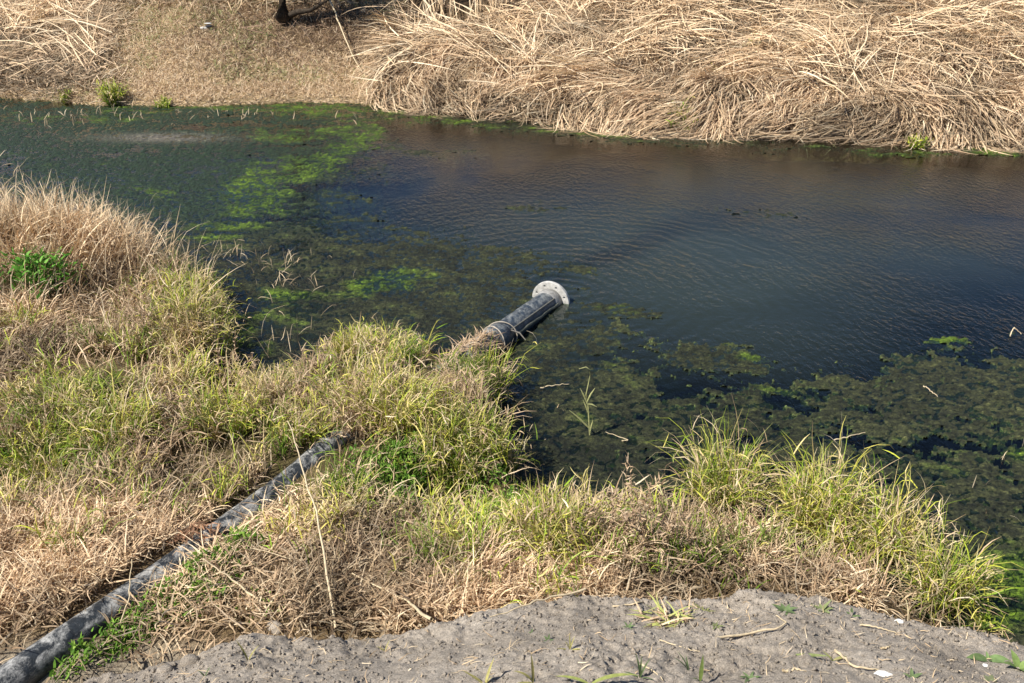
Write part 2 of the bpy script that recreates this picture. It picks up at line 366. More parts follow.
def blades(base, az, L, w, t0, t1, c0, c1, K=4, up=None, floor=None, kink=.25, side=.0, mode='leaf', curl=0.):
    """base (n,3); az heading; t0,t1 tilt from up at root/tip; strips of K segments"""
    n = len(base); w = np.asarray(w)*1.0
    if up is None: up = np.tile([0.,0,1], (n, 1))
    h = np.stack([np.cos(az), np.sin(az), np.zeros(n)], 1)
    h -= up*(h*up).sum(1)[:, None]; h /= np.linalg.norm(h, axis=1)[:, None]
    b = np.cross(up, h)
    p = base.copy(); rings = []; seg = (L/K)[:, None]
    spin = rng.uniform(-1, 1, n)*.9; bent = rng.normal(0, side+1e-6, n)
    cr = np.where(rng.uniform(0, 1, n) < .45, rng.uniform(.6, 2.4, n), 0)*curl
    kk = rng.integers(1, K, n); ka = rng.normal(0, kink, n)
    for k in range(K+1):
        s = k/K
        t = t0 + (t1-t0)*s**1.2 + np.where(k >= kk, ka, 0)
        if curl: t = t + cr*max(0, s-.6)/.4
        a2 = bent*s
        hd = h*np.cos(a2)[:, None] + b*np.sin(a2)[:, None]; bd = -h*np.sin(a2)[:, None] + b*np.cos(a2)[:, None]
        d = up*np.cos(t)[:, None] + hd*np.sin(t)[:, None]
        nn = np.cross(d, bd)
        wd = bd*np.cos(spin)[:, None] + nn*np.sin(spin)[:, None]
        tap = (.75+.5*s*(1-s)*2)*(1-s**2.2*.88) if mode == 'leaf' else (1-.6*s)
        rings.append((p.copy(), wd*(w*.5*tap)[:, None], s))
        if k < K: p = p + d*seg
    V = np.zeros((n, K+1, 2, 3)); C = np.zeros((n, K+1, 2, 3))
    for k, (q, wd, s) in enumerate(rings):
        if floor is not None:
            f = floor(q[:, 0], q[:, 1]) + .004 + .01*s
            q[:, 2] = np.maximum(q[:, 2], f)
        V[:, k, 0] = q-wd; V[:, k, 1] = q+wd
        C[:, k, :] = (c0*(1-s) + c1*s)[:, None, :]
    i = np.arange(n*(K+1)*2).reshape(n, K+1, 2)
    Q = np.stack([i[:, :-1, 0], i[:, :-1, 1], i[:, 1:, 1], i[:, 1:, 0]], -1).reshape(-1, 4)
    return V.reshape(-1, 3), Q, C.reshape(-1, 3)
def sideleaves(P, n, K, m, L0, L1, w0, w1, cols, smin=.15):
    """m short leaves springing from points along the n blades of P"""
    V = P[0].reshape(n, K+1, 2, 3).mean(2); C = P[2].reshape(n, K+1, 2, 3)[:, :, 0]
    i = rng.integers(0, n, m); s_ = rng.uniform(smin, .95, m)*K; k0 = np.minimum(s_.astype(int), K-1); f = (s_-k0)[:, None]
    q = V[i, k0]*(1-f)+V[i, k0+1]*f; c = C[i, k0].copy()
    d = rng.uniform(0, 1, m) < .45
    if d.any(): c[d] = cols(d.sum())
    return blades(q, rng.uniform(0, 6.28, m), rng.uniform(L0, L1, m), rng.uniform(w0, w1, m), rng.uniform(.1, 1.3, m), rng.uniform(.9, 2.8, m), c, c*1.05, 3, None, None, .35, .6)
def join(parts):
    Vs, Qs, Cs = [], [], []; o = 0
    for V, Q, C in parts: Vs.append(V); Qs.append(Q+o); Cs.append(C); o += len(V)
    return np.concatenate(Vs), np.concatenate(Qs), np.concatenate(Cs)
def blob_obj(name, parts, m, origin=(0,0,0), parent=None):
    V, Q, C = join(parts); V = V-np.array(origin)
    me = mesh_np(name, V, Q, C); o = link(name, me, m, parent); 
    if parent is None: o.location = origin
    return o
def normals(x, y, fn=height, e=.08):
    return frame(-(fn(x+e, y)-fn(x-e, y))/(2*e), -(fn(x, y+e)-fn(x, y-e))/(2*e), np.ones_like(x))
def pipe_dist(x, y):
    ax, ay = PA[0]-PD[0]*.6, PA[1]-PD[1]*.6; dx, dy = PB[0]-ax, PB[1]-ay
    t = np.clip(((x-ax)*dx+(y-ay)*dy)/(dx*dx+dy*dy), 0, 1)
    qx, qy = ax+dx*t, ay+dy*t
    sd = ((x-ax)*dy-(y-ay)*dx)/math.hypot(dx, dy)       # >0 on the camera's side
    return np.hypot(x-qx, y-qy), sd

# near-bank grass -------------------------------------------------------
def near_points(n, x0=-7.5, x1=4.2, y0=3.3, y1=10.5):
    x = rng.uniform(x0, x1, n); y = rng.uniform(y0, y1, n); z = height(x, y)
    px, py = proj(x, y, z)
    ok = (z > .015) & (y < yn(x)+.1) & (px > -130) & (px < 1120) & (py < 740) & (mound(x, y, False) < z+.02)
    return x[ok], y[ok], z[ok], px[ok], py[ok]
dryz = [(60,250,150,60,0,1),(60,560,240,70,0,1),(420,590,190,45,0,1),(330,540,90,60,0,.8),(700,545,150,40,0,1),(620,560,80,50,0,.9),(830,590,60,22,0,.8),(0,340,70,50,0,.8),(150,330,40,40,0,.6),(150,430,60,60,0,.45),(250,500,80,40,0,.5)]
tallg = [(330,462,40,22,0,1),(375,470,50,30,0,.9),(300,500,60,22,0,.6),(560,545,50,30,0,.8),(430,560,60,30,0,.6),(330,430,130,80,0,1),(140,410,150,80,0,1),(430,420,70,90,0,1),(200,330,60,60,0,.8),(60,520,60,30,0,.5),(180,490,80,30,0,.6),(330,520,60,30,0,.5),(480,590,80,24,0,.45),(690,560,60,24,0,.35),(800,590,60,20,0,.5),(20,330,40,40,0,.4),(470,560,60,40,0,.55),(560,530,60,36,0,.6),(700,500,70,35,0,.4),(820,540,70,40,0,.4),(900,570,60,40,0,.4),(290,480,80,30,0,.7),(560,500,60,25,0,.5)]
parts = []
x, y, z, px, py = near_points(520000)
D = blobs(dryz, px, py); G = blobs(tallg, px, py)
dist, sd = pipe_dist(x, y)
vis = px < 334
keep = (rng.uniform(0, 1, len(x)) < .25+.75*np.maximum(D, G)) & ~((dist < .15) & vis) & ~((dist < .24) & (px > 425))
# 1 matted dead litter lying on the ground
k = keep & (rng.uniform(0, 1, len(x)) < .50*ss(D+.35-.75*G, 0, .8))
n = k.sum(); b = np.stack([x[k], y[k], z[k]+rng.uniform(0, .05, n)+.03*D[k]], 1)
up = normals(x[k], y[k])
c = pick(STRAW, STRAWP, n); pk = rng.uniform(0, 1, n) < .3; c[pk] = pick(PINK, PINKP, pk.sum())
rot = np.clip(1+1.5*fbm(x[k]*1.9, y[k]*1.9, 3, 131), .45, 1.35)[:, None]; c = c*rot
parts.append(blades(b, rng.uniform(0, 6.28, n), rng.uniform(.07, .26, n), rng.uniform(.005, .012, n), rng.uniform(.8, 1.5, n), rng.uniform(1.2, 2.1, n), c*.9, c, 4, up, height, .4, .8))
# 2 half-standing dry blades
MM = blobs([(60,262,150,62,0,1)], px, py)
k = keep & (rng.uniform(0, 1, len(x)) < .30*(1-.62*MM)*np.clip(D*1.1, .12, 1)*np.where((dist < .38) & (sd > 0) & vis, .05, 1))
n = k.sum(); b = np.stack([x[k], y[k], z[k]], 1)
mnd = blobs([(60,260,150,70,0,1)], px[k], py[k])
cl = fbm(x[k]*4, y[k]*4, 2, 91)
c_ = 0; az = np.where(rng.uniform(0, 1, n) < .35+.3*mnd, rng.normal(-.5, .8, n), rng.uniform(0, 6.28, n)) + cl*3*(1-mnd)
c = pick(STRAW, STRAWP, n); pk = rng.uniform(0, 1, n) < .35-.2*mnd; c[pk] = pick(PINK, PINKP, pk.sum())
c = c*(1+.12*mnd[:, None])*np.clip(1+1.2*fbm(x[k]*1.9, y[k]*1.9, 3, 131), .55, 1.3)[:, None]; L = rng.uniform(.12, .3, n)*(1+1.1*mnd)*(1+.8*cl)
short = np.where((sd[k] > 0) & (sd[k] < .7) & vis[k], .55, 1.0)
parts.append(blades(b, az, L*short, rng.uniform(.005, .0115, n)*(1+.8*mnd), rng.uniform(.05, .8, n)+.1*mnd, rng.uniform(.8, 2.1, n)-.2*mnd, c*.8, c*1.08, 5, None, height, .35, .6))
# 3 green and yellow growth between
k = keep & (rng.uniform(0, 1, len(x)) < .62*G*np.where((dist < .45) & (sd > 0) & vis, .08, 1)*np.clip(.62+4.2*fbm(x*2.6, y*2.6, 3, 97), .01, 1.7))
n = k.sum(); b = np.stack([x[k], y[k], z[k]], 1)
cl = fbm(x[k]*3, y[k]*3, 3, 93)
mixv = rng.uniform(0, 1, n) + cl*.9
c = pick(GREEN, GREENP, n); mixv = mixv + 1.4*fbm(x[k]*1.7, y[k]*1.7, 2, 101); m_ = mixv > .42; c[m_] = pick(YEL, YELP, m_.sum()); m_ = mixv > .78; c[m_] = pick(STRAW, STRAWP, m_.sum())
tip = c*.65 + .35*pick(YEL, YELP, n); m_ = rng.uniform(0, 1, n) < .24; tip[m_] = pick(STRAW, STRAWP, m_.sum())
pn = fbm(x[k]*1.5, y[k]*1.5, 3, 151); tint = np.clip(.92+1.3*pn, .5, 1.12)[:, None]; dg = ss(-pn, .0, .14)[:, None]*.8
c = (c*(1-dg)+np.array([.13,.28,.02])*dg)*tint; tip = (tip*(1-dg)+np.array([.24,.38,.04])*dg)*tint
bz = (rng.uniform(0, 1, n) < .75*ss(fbm(x[k]*1.9+7, y[k]*1.9, 3, 153), .07, .2)); c[bz] = pick(PINK, PINKP, bz.sum())*.9; tip[bz] = pick(PINK, PINKP, bz.sum())*.9
PG = blades(b, rng.uniform(0, 6.28, n)*.7 + cl*4, rng.uniform(.18, .46, n)*(1+.5*cl)*(.75+.25*G[k]), rng.uniform(.0055, .012, n), rng.uniform(.02, .7, n), rng.uniform(.6, 2.4, n), c*.9, tip, 5, None, height, .35, .7, curl=.8)
parts.append(PG)
def mixc(k_):
    c_ = pick(STRAW, STRAWP, k_); g_ = rng.uniform(0, 1, k_) < .4; c_[g_] = pick(YEL, YELP, g_.sum()); g_ = rng.uniform(0, 1, k_) < .2; c_[g_] = pick(PINK, PINKP, g_.sum()); return c_
parts.append(sideleaves(PG, n, 5, int(n*.9), .04, .14, .005, .012, mixc))
n = 1500; x, y, z, px, py = near_points(60000); w_ = blobs([(60,235,150,50,12,1),(190,285,50,30,20,.7)], px, py)**2; i = rng.choice(len(x), n, p=w_/w_.sum())
c = pick(STRAW[[0,1,5]], STRAWP[[0,1,5]], n)*1.12
parts.append(blades(np.stack([x[i], y[i], z[i]], 1), rng.choice([2.6, -.4, .6], n, p=[.5,.3,.2])+rng.normal(0, .5, n), rng.uniform(.3, .85, n), rng.uniform(.005, .011, n), rng.uniform(.05, .6, n), rng.uniform(.4, 1.4, n), c, c, 6, None, height, .2, .4, curl=.8))
print('near blades', sum(len(p[1]) for p in parts))
o = blob_obj('grass', parts, M_GRASS); tag(o, 'matted straw and yellowing grass covering the near bank', 'grass', kind='stuff')

# low bright green cover beside the pipe and by the puddle -------------
cover = [(205,583,55,26,-40,1),(130,632,45,18,-40,1),(245,545,40,16,-40,.8),(430,475,75,34,0,1),(490,505,40,16,0,.6),(20,470,50,30,0,.8),(75,665,30,14,-30,.9),(260,610,40,18,0,.35),(1018,640,20,10,0,.8)]
x, y, z, px, py = near_points(560000, -5, 4, 3.2, 7.6)
Cv = blobs(cover, px, py); dist, sd = pipe_dist(x, y)
k = (rng.uniform(0, 1, len(x)) < np.clip(Cv*1.3-.25, 0, 1)*.7) & ~((dist < .15))
n = k.sum(); b = np.stack([x[k], y[k], z[k]+rng.uniform(.0, .09, n)*(1+fbm(x[k]*7, y[k]*7, 2, 99)*1.4)], 1)
c = np.array([[.12,.25,.03],[.17,.31,.04],[.08,.18,.02],[.24,.36,.06]])[rng.integers(0, 4, n)]*rng.uniform(.8, 1.2, (n, 1))
o = blob_obj('ground_cover', [blades(b, rng.uniform(0, 6.28, n), rng.uniform(.018, .05, n), rng.uniform(.008, .018, n), rng.uniform(.2, 1.3, n), rng.uniform(.9, 1.8, n), c, c, 2)], M_GRASS)
tag(o, 'low bright green cover growing beside the pipe and around the puddle', 'ground cover', kind='stuff')

# tussocks: things ------------------------------------------------------
def tussock(px, py, hgt, rad, nb, green, label, group='grass tussocks standing on the near bank', lean=0., width=1., name='grass_tussock', dryfrac=.12, droop=1., z=None, fn=height):
    nb = int(nb*1.5)
    p = hit(px, py) if z is None else at(px, py, z)
    a = rng.uniform(0, 6.28, nb); r = rad*np.sqrt(rng.uniform(0, 1, nb))*.55
    bx, by = p[0]+np.cos(a)*r, p[1]+np.sin(a)*r
    base = np.stack([bx, by, np.maximum(fn(bx, by), -.03)-.01], 1)
    c = pick(GREEN, GREENP, nb); m_ = rng.uniform(0, 1, nb) > green; c[m_] = pick(YEL, YELP, m_.sum())
    m_ = rng.uniform(0, 1, nb) < dryfrac; c[m_] = pick(STRAW, STRAWP, m_.sum())
    tn = rng.uniform(.72, 1.05); c = c*tn if name == 'grass_tussock' else c
    tip = c*.6 + .4*pick(YEL, YELP, nb); m_ = rng.uniform(0, 1, nb) < .3; tip[m_] = pick(STRAW, STRAWP, m_.sum())
    az = a + rng.normal(0, 1.0, nb); tw = rng.uniform(0, 1, nb) < .3; az = np.where(tw, rng.uniform(0, 6.28, nb), az); az = np.where(rng.uniform(0, 1, nb) < abs(lean), 0 if lean > 0 else math.pi, az) + rng.normal(0, .2, nb)
    L = hgt*np.clip(rng.normal(.74, .17, nb), .3, 1.0)*(1+.5*vnoise(a*2.2+px, a*0+py, 11))
    P = [blades(base, az, L, rng.uniform(.006, .0125, nb)*width, rng.uniform(.0, .30, nb)+.35*r/rad, np.where(rng.uniform(0, 1, nb) < .25, rng.uniform(1.6, 2.6, nb), rng.uniform(.3, 1.5, nb))*droop, c*.85, tip, 7, None, lambda x, y: np.maximum(fn(x, y), 0), .30, .7, curl=1.)]
    def mixc(k_):
        c_ = pick(STRAW, STRAWP, k_); g_ = rng.uniform(0, 1, k_) < .5; c_[g_] = pick(YEL, YELP, g_.sum()); return c_
    P.append(sideleaves(P[0], nb, 7, int(nb*1.5), hgt*.12, hgt*.36, .005*width, .011*width, mixc))
    n2 = max(6, nb//4)                                       # dead skirt
    i = rng.integers(0, nb, n2); c2 = pick(STRAW, STRAWP, n2)
    P.append(blades(base[i], az[i], hgt*rng.uniform(.3, .85, n2), rng.uniform(.004, .008, n2)*width, rng.uniform(.4, 1.0, n2), rng.uniform(1.4, 2.4, n2), c2*.8, c2, 5, None, lambda x, y: np.maximum(fn(x, y), 0), .2, .5))
    o = blob_obj(name, P, M_GRASS, tuple(p)); tag(o, label, 'grass tussock' if name == 'grass_tussock' else 'grass tuft', group); return o
tussock(720,512,.74,.24,300,.75,'bright green tussock at the water edge, leftmost of those right of the dead weeds')
tussock(812,533,.82,.24,320,.6,'tallest green and yellow tussock on the right, between two others at the waterline')
tussock(884,556,.70,.20,230,.5,'ragged yellow green tussock with dry tips over the dark algae')
tussock(938,604,.62,.20,230,.85,'arching green tussock behind the edge of the bare soil at the right')
tussock(985,626,.22,.10,26,.8,'small drooping grass clump at the right tip of the bare soil', droop=1.25)
tussock(845,556,.5,.2,160,.7,'low green clump filling the gap below the tallest right-hand tussock')
tussock(402,430,.64,.40,240,.35,'big yellow tussock left of the black pipe where it enters the water')
tussock(360,410,.56,.42,200,.45,'yellow green tussock rising beside the end of the half-buried pipe')
tussock(455,470,.54,.34,230,.85,'thick green tussock over the dark puddle')
tussock(492,394,.66,.20,80,.75,'thin upright green shoots beside the strapped joint of the pipe', droop=.6)
tussock(498,455,.42,.20,150,.7,'green tussock on the point of the bank at the open water')
tussock(352,360,.45,.25,200,.5,'grass tussock at the water behind the yellow clumps')
tussock(182,335,.58,.28,220,.35,'yellow tussock at the bank corner beside the dry straw mound')
tussock(208,300,.40,.2,150,.85,'dark green tussock jutting into the stream from the straw mound')
tussock(120,440,.58,.46,240,.6,'tussock with long arching leaves in the middle of the left bank', droop=1.2)
tussock(225,430,.50,.40,170,.4,'mixed green and straw tussock above the dusty pipe')
tussock(45,470,.50,.36,170,.85,'arching green tussock by the dark hollow at the left edge')
tussock(545,545,.46,.3,240,.35,'sparse yellow green tussock left of the dead bronze weeds')
tussock(300,440,.42,.34,150,.5,'leafy tussock overhanging the upper end of the visible pipe')
for (px, py, h_, r_, n_, lab) in [(113,104,.52,.22,150,'bright green tuft at the far waterline on the left'),(66,101,.30,.15,50,'faint yellowish tuft left of the bright tuft on the far waterline'),(163,107,.20,.25,60,'low green tuft right of the bright tuft on the far waterline'),
                                  (684,128,.55,.3,120,'yellow green tuft hanging over the reeds at the far waterline'),(916,147,.35,.22,70,'small green tuft under the reeds at the right of the far waterline')]:
    tussock(px, py, h_, r_, n_, .9, lab, 'green tufts on the far bank', width=3, name='grass_tuft', dryfrac=.05)
for (px, py, h_, r_, n_, lab) in [(714,76,.30,.14,24,'small green sprout among the dry reeds above the yellow tuft'),(750,52,.35,.35,40,'flat pale green patch of leaves lying in the reeds'),(843,44,.28,.22,36,'small green sprout highest on the right of the far bank'),(915,97,.22,.15,18,'faint green sprout in the middle of the right-hand reeds')]:
    tussock(px, py, h_, r_, n_, .8, lab, 'green tufts on the far bank', width=3, name='grass_tuft', dryfrac=.2)

# ------------------------------------------------------------------ far bank reeds
def far_points(n):
    x = rng.uniform(-16, 14, n); d = rng.uniform(0, 6.2, n)**1.0; y = yf(x)+d; z = height(x, y)
    px, py = proj(x, y, z); ok = (px > -160) & (px < 1190) & (py > -110)
    return x[ok], y[ok], z[ok], px[ok], py[ok], d[ok]
parts = []
x, y, z, px, py, d = far_points(300000)
darkh = blobs([(388,-12,40,36,0,1.3),(450,-14,62,50,0,1.6),(318,16,22,8,0,1),(655,68,18,4,0,.8),(520,62,12,4,0,.7)], px, py)
reedm = np.maximum(ss(x, XR-.1, XR+.5), ss(fbm(x*.5, y*.5, 2, 41)*80+px, 130, 60)*ss(py, 105, 80))
reedm = np.maximum(reedm, ss(py, 12, -6)*.6)
# a: underlayer of broken leaves, all directions, in layers
k = rng.uniform(0, 1, len(x)) < .55*reedm*np.clip(1-darkh, 0, 1); n = k.sum()
up = normals(x[k], y[k]); b = np.stack([x[k], y[k], z[k]], 1) + up*rng.uniform(0, .22, n)[:, None]
c = pick(STRAW, STRAWP, n)*np.clip(.62+.9*fbm(x[k]*.9, y[k]*.9, 3, 141), .3, 1.0)[:, None]; pk = rng.uniform(0, 1, n) < .35; c[pk] = pick(PINK, PINKP, pk.sum())
parts.append(blades(b, rng.uniform(0, 6.28, n), rng.uniform(.15, .55, n), rng.uniform(.010, .026, n), rng.uniform(1.2, 1.6, n), rng.uniform(1.3, 2.0, n), c, c, 3, up, height, .3, .7))
# b: long leaves combed down the slope to the water
k = rng.uniform(0, 1, len(x)) < .30*ss(x, XR-.1, XR+.4)*ss(d, 3.2, .9)*np.clip(.8+1.6*fbm(x*1.6, y*1.6, 3, 145), .15, 1.3)*np.clip(1-darkh, 0, 1); n = k.sum()
up = normals(x[k], y[k]); b = np.stack([x[k], y[k], z[k]], 1) + up*rng.uniform(.05, .3, n)[:, None]
flow = fbm(x[k]*.9, y[k]*.9, 2, 43)
az = -math.pi/2 - .65 + flow*2.0 + rng.normal(0, .20, n)
c = pick(STRAW, STRAWP, n); pk = rng.uniform(0, 1, n) < .65; c[pk] = pick(PINK, PINKP, pk.sum())
c = c*np.clip(.95+1.1*fbm(x[k]*1.3, y[k]*1.3, 3, 143), .5, 1.2)[:, None]
parts.append(blades(b, az, rng.uniform(.3, .9, n), rng.uniform(.010, .028, n), rng.uniform(1.1, 1.5, n), rng.uniform(1.5, 2.1, n), c*.9, c*1.08, 5, up, lambda x, y: np.maximum(height(x, y), .0), .2, .35))
# c: pale stems and leaves on top, arching any way
k = rng.uniform(0, 1, len(x)) < .055*reedm*ss(d, .3, 1.8)*np.clip(1-darkh, 0, 1)*np.clip(.6+fbm(x*.8, y*.8, 2, 45)*1.8, .15, 1.6); n = k.sum()
up = normals(x[k], y[k]); b = np.stack([x[k], y[k], z[k]], 1) + up*rng.uniform(.12, .32, n)[:, None]
flow = fbm(x[k]*.6, y[k]*.6, 2, 47)
az = -2.3 + flow*5 + rng.normal(0, .8, n)
c = pick(STRAW[:6], STRAWP[:6], n)*1.22
parts.append(blades(b, az, rng.uniform(.5, 1.6, n), rng.uniform(.014, .032, n), rng.uniform(1.0, 1.45, n), rng.uniform(1.4, 1.95, n), c, c, 6, up, lambda x, y: np.maximum(height(x, y), .0), .12, .5))
print('reeds', sum(len(p[1]) for p in parts))
o = blob_obj('dry_reeds', parts, M_REED); tag(o, 'flattened dry reeds heaped on the far bank down to the waterline', 'reeds', kind='stuff')
# d: short dead grass on the bare left slope
x, y, z, px, py, d = far_points(330000)
reedm = np.maximum(ss(x, XR-.1, XR+.5), .85*ss(fbm(x*.5, y*.5, 2, 41)*80+px, 130, 60)*ss(py, 105, 80))
k = rng.uniform(0, 1, len(x)) < .75*(1-reedm); n = k.sum()
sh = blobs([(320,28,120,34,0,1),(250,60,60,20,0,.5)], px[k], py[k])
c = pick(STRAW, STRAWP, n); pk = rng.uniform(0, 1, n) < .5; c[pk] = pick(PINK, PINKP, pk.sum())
br = (rng.uniform(0, 1, n) < sh*.75)[:, None]; c = np.where(br, np.array([.19,.125,.075])*rng.uniform(.6, 1.4, (n, 1)), c)  # browner blades carry the tree's shade in their colour
gr = (rng.uniform(0, 1, n) < .22*ss(fbm(x[k]*.8, y[k]*.8, 2, 49), .0, .3))[:, None]; c = np.where(gr, np.array([.30,.32,.13]), c)
b = np.stack([x[k], y[k], z[k]+rng.uniform(0, .03, n)], 1)
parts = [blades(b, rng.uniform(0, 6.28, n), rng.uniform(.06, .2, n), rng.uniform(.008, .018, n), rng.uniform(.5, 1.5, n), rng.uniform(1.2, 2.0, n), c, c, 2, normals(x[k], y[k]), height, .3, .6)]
o = blob_obj('dead_grass', parts, M_REED); tag(o, 'short dead grass and leaf litter on the left of the far bank, tree shade put into its colour', 'grass', kind='stuff')

# reed bundles that stand out
def bundle(px, py, n_, az, spread, t0, L, label, w=.03, zoff=.1, t1=.5):
    p = hit(px, py); b = np.tile(p, (n_, 1)) + rng.normal(0, .13, (n_, 3))*np.array([1, .8, .3]); b[:, 2] = height(b[:, 0], b[:, 1])+zoff*rng.uniform(0, 1, n_)
    c = pick(STRAW[[0,1,5]], STRAWP[[0,1,5]], n_)*1.1
    tt = rng.normal(t0, .15, n_)
    P = [blades(b, az+rng.normal(0, spread, n_), L*rng.uniform(.6, 1.15, n_), rng.uniform(.6, 1.2, n_)*w, tt, tt+rng.uniform(.1, t1, n_), c, c, 6, None, lambda x, y: np.maximum(height(x, y), .0), .1, .2)]
    o = blob_obj('reed_bundle', P, M_REED, tuple(p)); tag(o, label, 'reed bundle', 'pale reed bundles on the far bank'); return o
bundle(440,26,14,2.2,.5,.75,1.7,'pale reeds fanning up and left before the dark hollow at the top edge')
bundle(478,24,12,1.7,.6,.35,1.2,'nearly upright pale reeds at the top edge beside the dark hollow')
bundle(445,18,16,1.9,.6,.22,3.2,'tall standing reeds left of centre at the top edge, rising out of the frame',w=.032,t1=.6)
bundle(496,16,22,1.2,.8,.2,3.0,'dense tall standing reeds at the top edge over the middle of the far bank',w=.032,t1=.6)
bundle(398,32,26,-2.2,.22,1.15,1.5,'bundle of pale reeds sweeping down to the water at the left end of the heap',t1=.9)
bundle(400,88,10,-2.95,.15,1.45,1.1,'few pale stems lying out over the green shallows at the left end of the heap', w=.04)
bundle(600,82,22,-2.75,.12,1.35,2.3,'long parallel stems slanting down to the water in the middle of the heap', w=.04, zoff=.4)
bundle(720,52,18,2.9,.12,1.45,2.4,'long pale stems lying level over a dark gap high in the reeds', w=.04, zoff=.35)
bundle(940,130,16,-2.0,.9,1.3,.9,'splayed pale reeds at the right end of the far waterline', w=.03, zoff=.25)
bundle(620,8,20,.3,.8,1.1,1.3,'loose tan reeds crossing at the top edge right of the hollow')
bundle(30,30,26,-.5,.5,1.2,1.5,'crossing pale stems in the top left corner of the far bank', w=.028, zoff=.3)

# reed stubble standing in the water
parts = []
for (cx, cy, rx, ry, n_, hh) in [(85,118,95,7,110,.22),(250,116,80,6,50,.2),(265,262,42,10,44,.2),(285,285,45,12,46,.18),(230,255,25,8,20,.2),(370,118,20,6,8,.2),(960,480,90,60,7,.10),(540,425,30,40,12,.08),(245,330,30,40,26,.3),(300,340,50,30,22,.26),(20,180,30,10,14,.3),(150,215,30,16,10,.3)]:
    q = np.stack([rng.normal(cx, rx*.6, n_), rng.normal(cy, ry*.6, n_)], 1)
    b = np.array([at(*p) for p in q]); b = b[b[:, 1] < yf(b[:, 0])]; m_ = len(b)
    c = pick(STRAW[[0,1,5]], STRAWP[[0,1,5]], m_)*.95; sc = 1 if cy > 200 else 2.0
    parts.append(blades(b, rng.uniform(0, 6.28, m_), rng.uniform(.5, 1.2, m_)*hh, rng.uniform(.006, .010, m_)*sc, rng.uniform(.1, 1.0, m_), rng.uniform(.8, 2.4, m_), c*.6, c, 4, None, lambda x, y: x*0, .5))
o = blob_obj('reed_stubble', parts, M_REED); tag(o, 'pale broken reed stubble poking out of the weedy shallows', 'reed stubble', kind='stuff')

# ------------------------------------------------------------------ pipe
def basis(d):
    d = np.array(d)/np.linalg.norm(d); s = np.cross(d, [0,0,1.]); s /= np.linalg.norm(s); return d, s, np.cross(s, d)
def tube(pts, rads, K=40, cap=False, wob=0):
    V = []; n = len(pts); pts = np.array(pts, float)
    for i in range(n):
        d = pts[min(i+1, n-1)]-pts[max(i-1, 0)]; d, s, u = basis(d)
        for k in range(K):
            a = 2*math.pi*k/K; r = rads[i]*(1+wob*float(vnoise(i*.31+k*.0, 3*math.cos(a)+7, 5)))
            V.append(pts[i] + (s*math.cos(a)+u*math.sin(a))*r)
    Q = [(i*K+k, i*K+(k+1) % K, (i+1)*K+(k+1) % K, (i+1)*K+k) for i in range(n-1) for k in range(K)]
    return np.array(V), np.array(Q)
pipe = empty('discharge_pipe', tuple(PB)); tag(pipe, 'long dusty black pipe running down the bank into the stream with a white end flange', 'pipe')
def rel(V): return np.array(V)-PB
RP = .132; pd, ps, pu = basis(PD)
along = lambda s: PB + pd*s
LT = np.linalg.norm(PD)
ss1 = np.linspace(-(LT+2.2), -1.25, 70)
SM0 = float(np.dot(at(322, 450, .22)-PB, pd))
V, Q = tube([along(s)+np.array([0,0,.03*float(vnoise(s*.9, 2))+.07*math.exp(-((s-SM0)/.35)**2)]) for s in ss1], list(np.interp(ss1, [-4.4, -1.5], [.104, RP*.97])), 40, wob=.03)
M_P1 = pipe_mat('dusty_black_plastic', (.022,.026,.030), (.46,.45,.42), .505, .55)
M_P2 = pipe_mat('dark_wet_plastic', (.030,.042,.056), (.25,.26,.25), .50, .42)
link('pipe_barrel', mesh_np('b', rel(V), Q), M_P1, pipe, True)
s2 = np.linspace(-1.30, -.035, 24)
V, Q = tube([along(s) for s in s2], [RP*1.0]*24, 48)
e = link('end_section', mesh_np('b', rel(V), Q), M_P2, pipe, True)
e['label'] = 'smooth dark end section lying in the water'
V, Q = tube([along(s) for s in (-1.42,-1.41,-1.22,-1.21)], [RP*.9, RP*1.10, RP*1.10, RP*.9], 48)
link('joint_sleeve', mesh_np('b', rel(V), Q), M_P2, pipe, True)
V, Q = tube([along(s) for s in (-.16,-.15,-.03,-.02)], [RP*.99, RP*1.07, RP*1.12, RP*1.0], 48)
M_MET = plain('weathered_white_metal', (.60,.58,.53), .5, .5, 18, .55, 1.2, .004)
link('flange_neck', mesh_np('b', rel(V), Q), plain('worn_grey_metal', (.30,.29,.27), .45, .5, 25, .5, 1.4), pipe, True)
# flange plate with real bolt holes
cu = bpy.data.curves.new('flange', 'CURVE'); cu.dimensions = '2D'; cu.fill_mode = 'BOTH'; cu.extrude = .016; cu.bevel_depth = .003
def circ(cx, cy, r, n):
    s = cu.splines.new('POLY'); s.points.add(n-1)
    for i in range(n): s.points[i].co = (cx+r*math.cos(2*math.pi*i/n), cy+r*math.sin(2*math.pi*i/n), 0, 1)
    s.use_cyclic_u = True
RF = .222
circ(0, 0, RF, 64); circ(0, 0, RP*.90, 48)
for i in range(8): circ(RF*.82*math.cos(math.pi*(i+.5)/4), RF*.82*math.sin(math.pi*(i+.5)/4), .0165, 14)
tmp = bpy.data.objects.new('tmp', cu); COL.objects.link(tmp); bpy.context.view_layer.update()
fm = bpy.data.meshes.new_from_object(tmp.evaluated_get(bpy.context.evaluated_depsgraph_get())); bpy.data.objects.remove(tmp)
fo = link('flange', fm, M_MET, pipe); fm.name = 'flange'
Mx = Matrix(((ps[0], pu[0], pd[0]), (ps[1], pu[1], pd[1]), (ps[2], pu[2], pd[2])))
fo.rotation_euler = Mx.to_euler()
fo['label'] = 'white bolted end flange half under water'
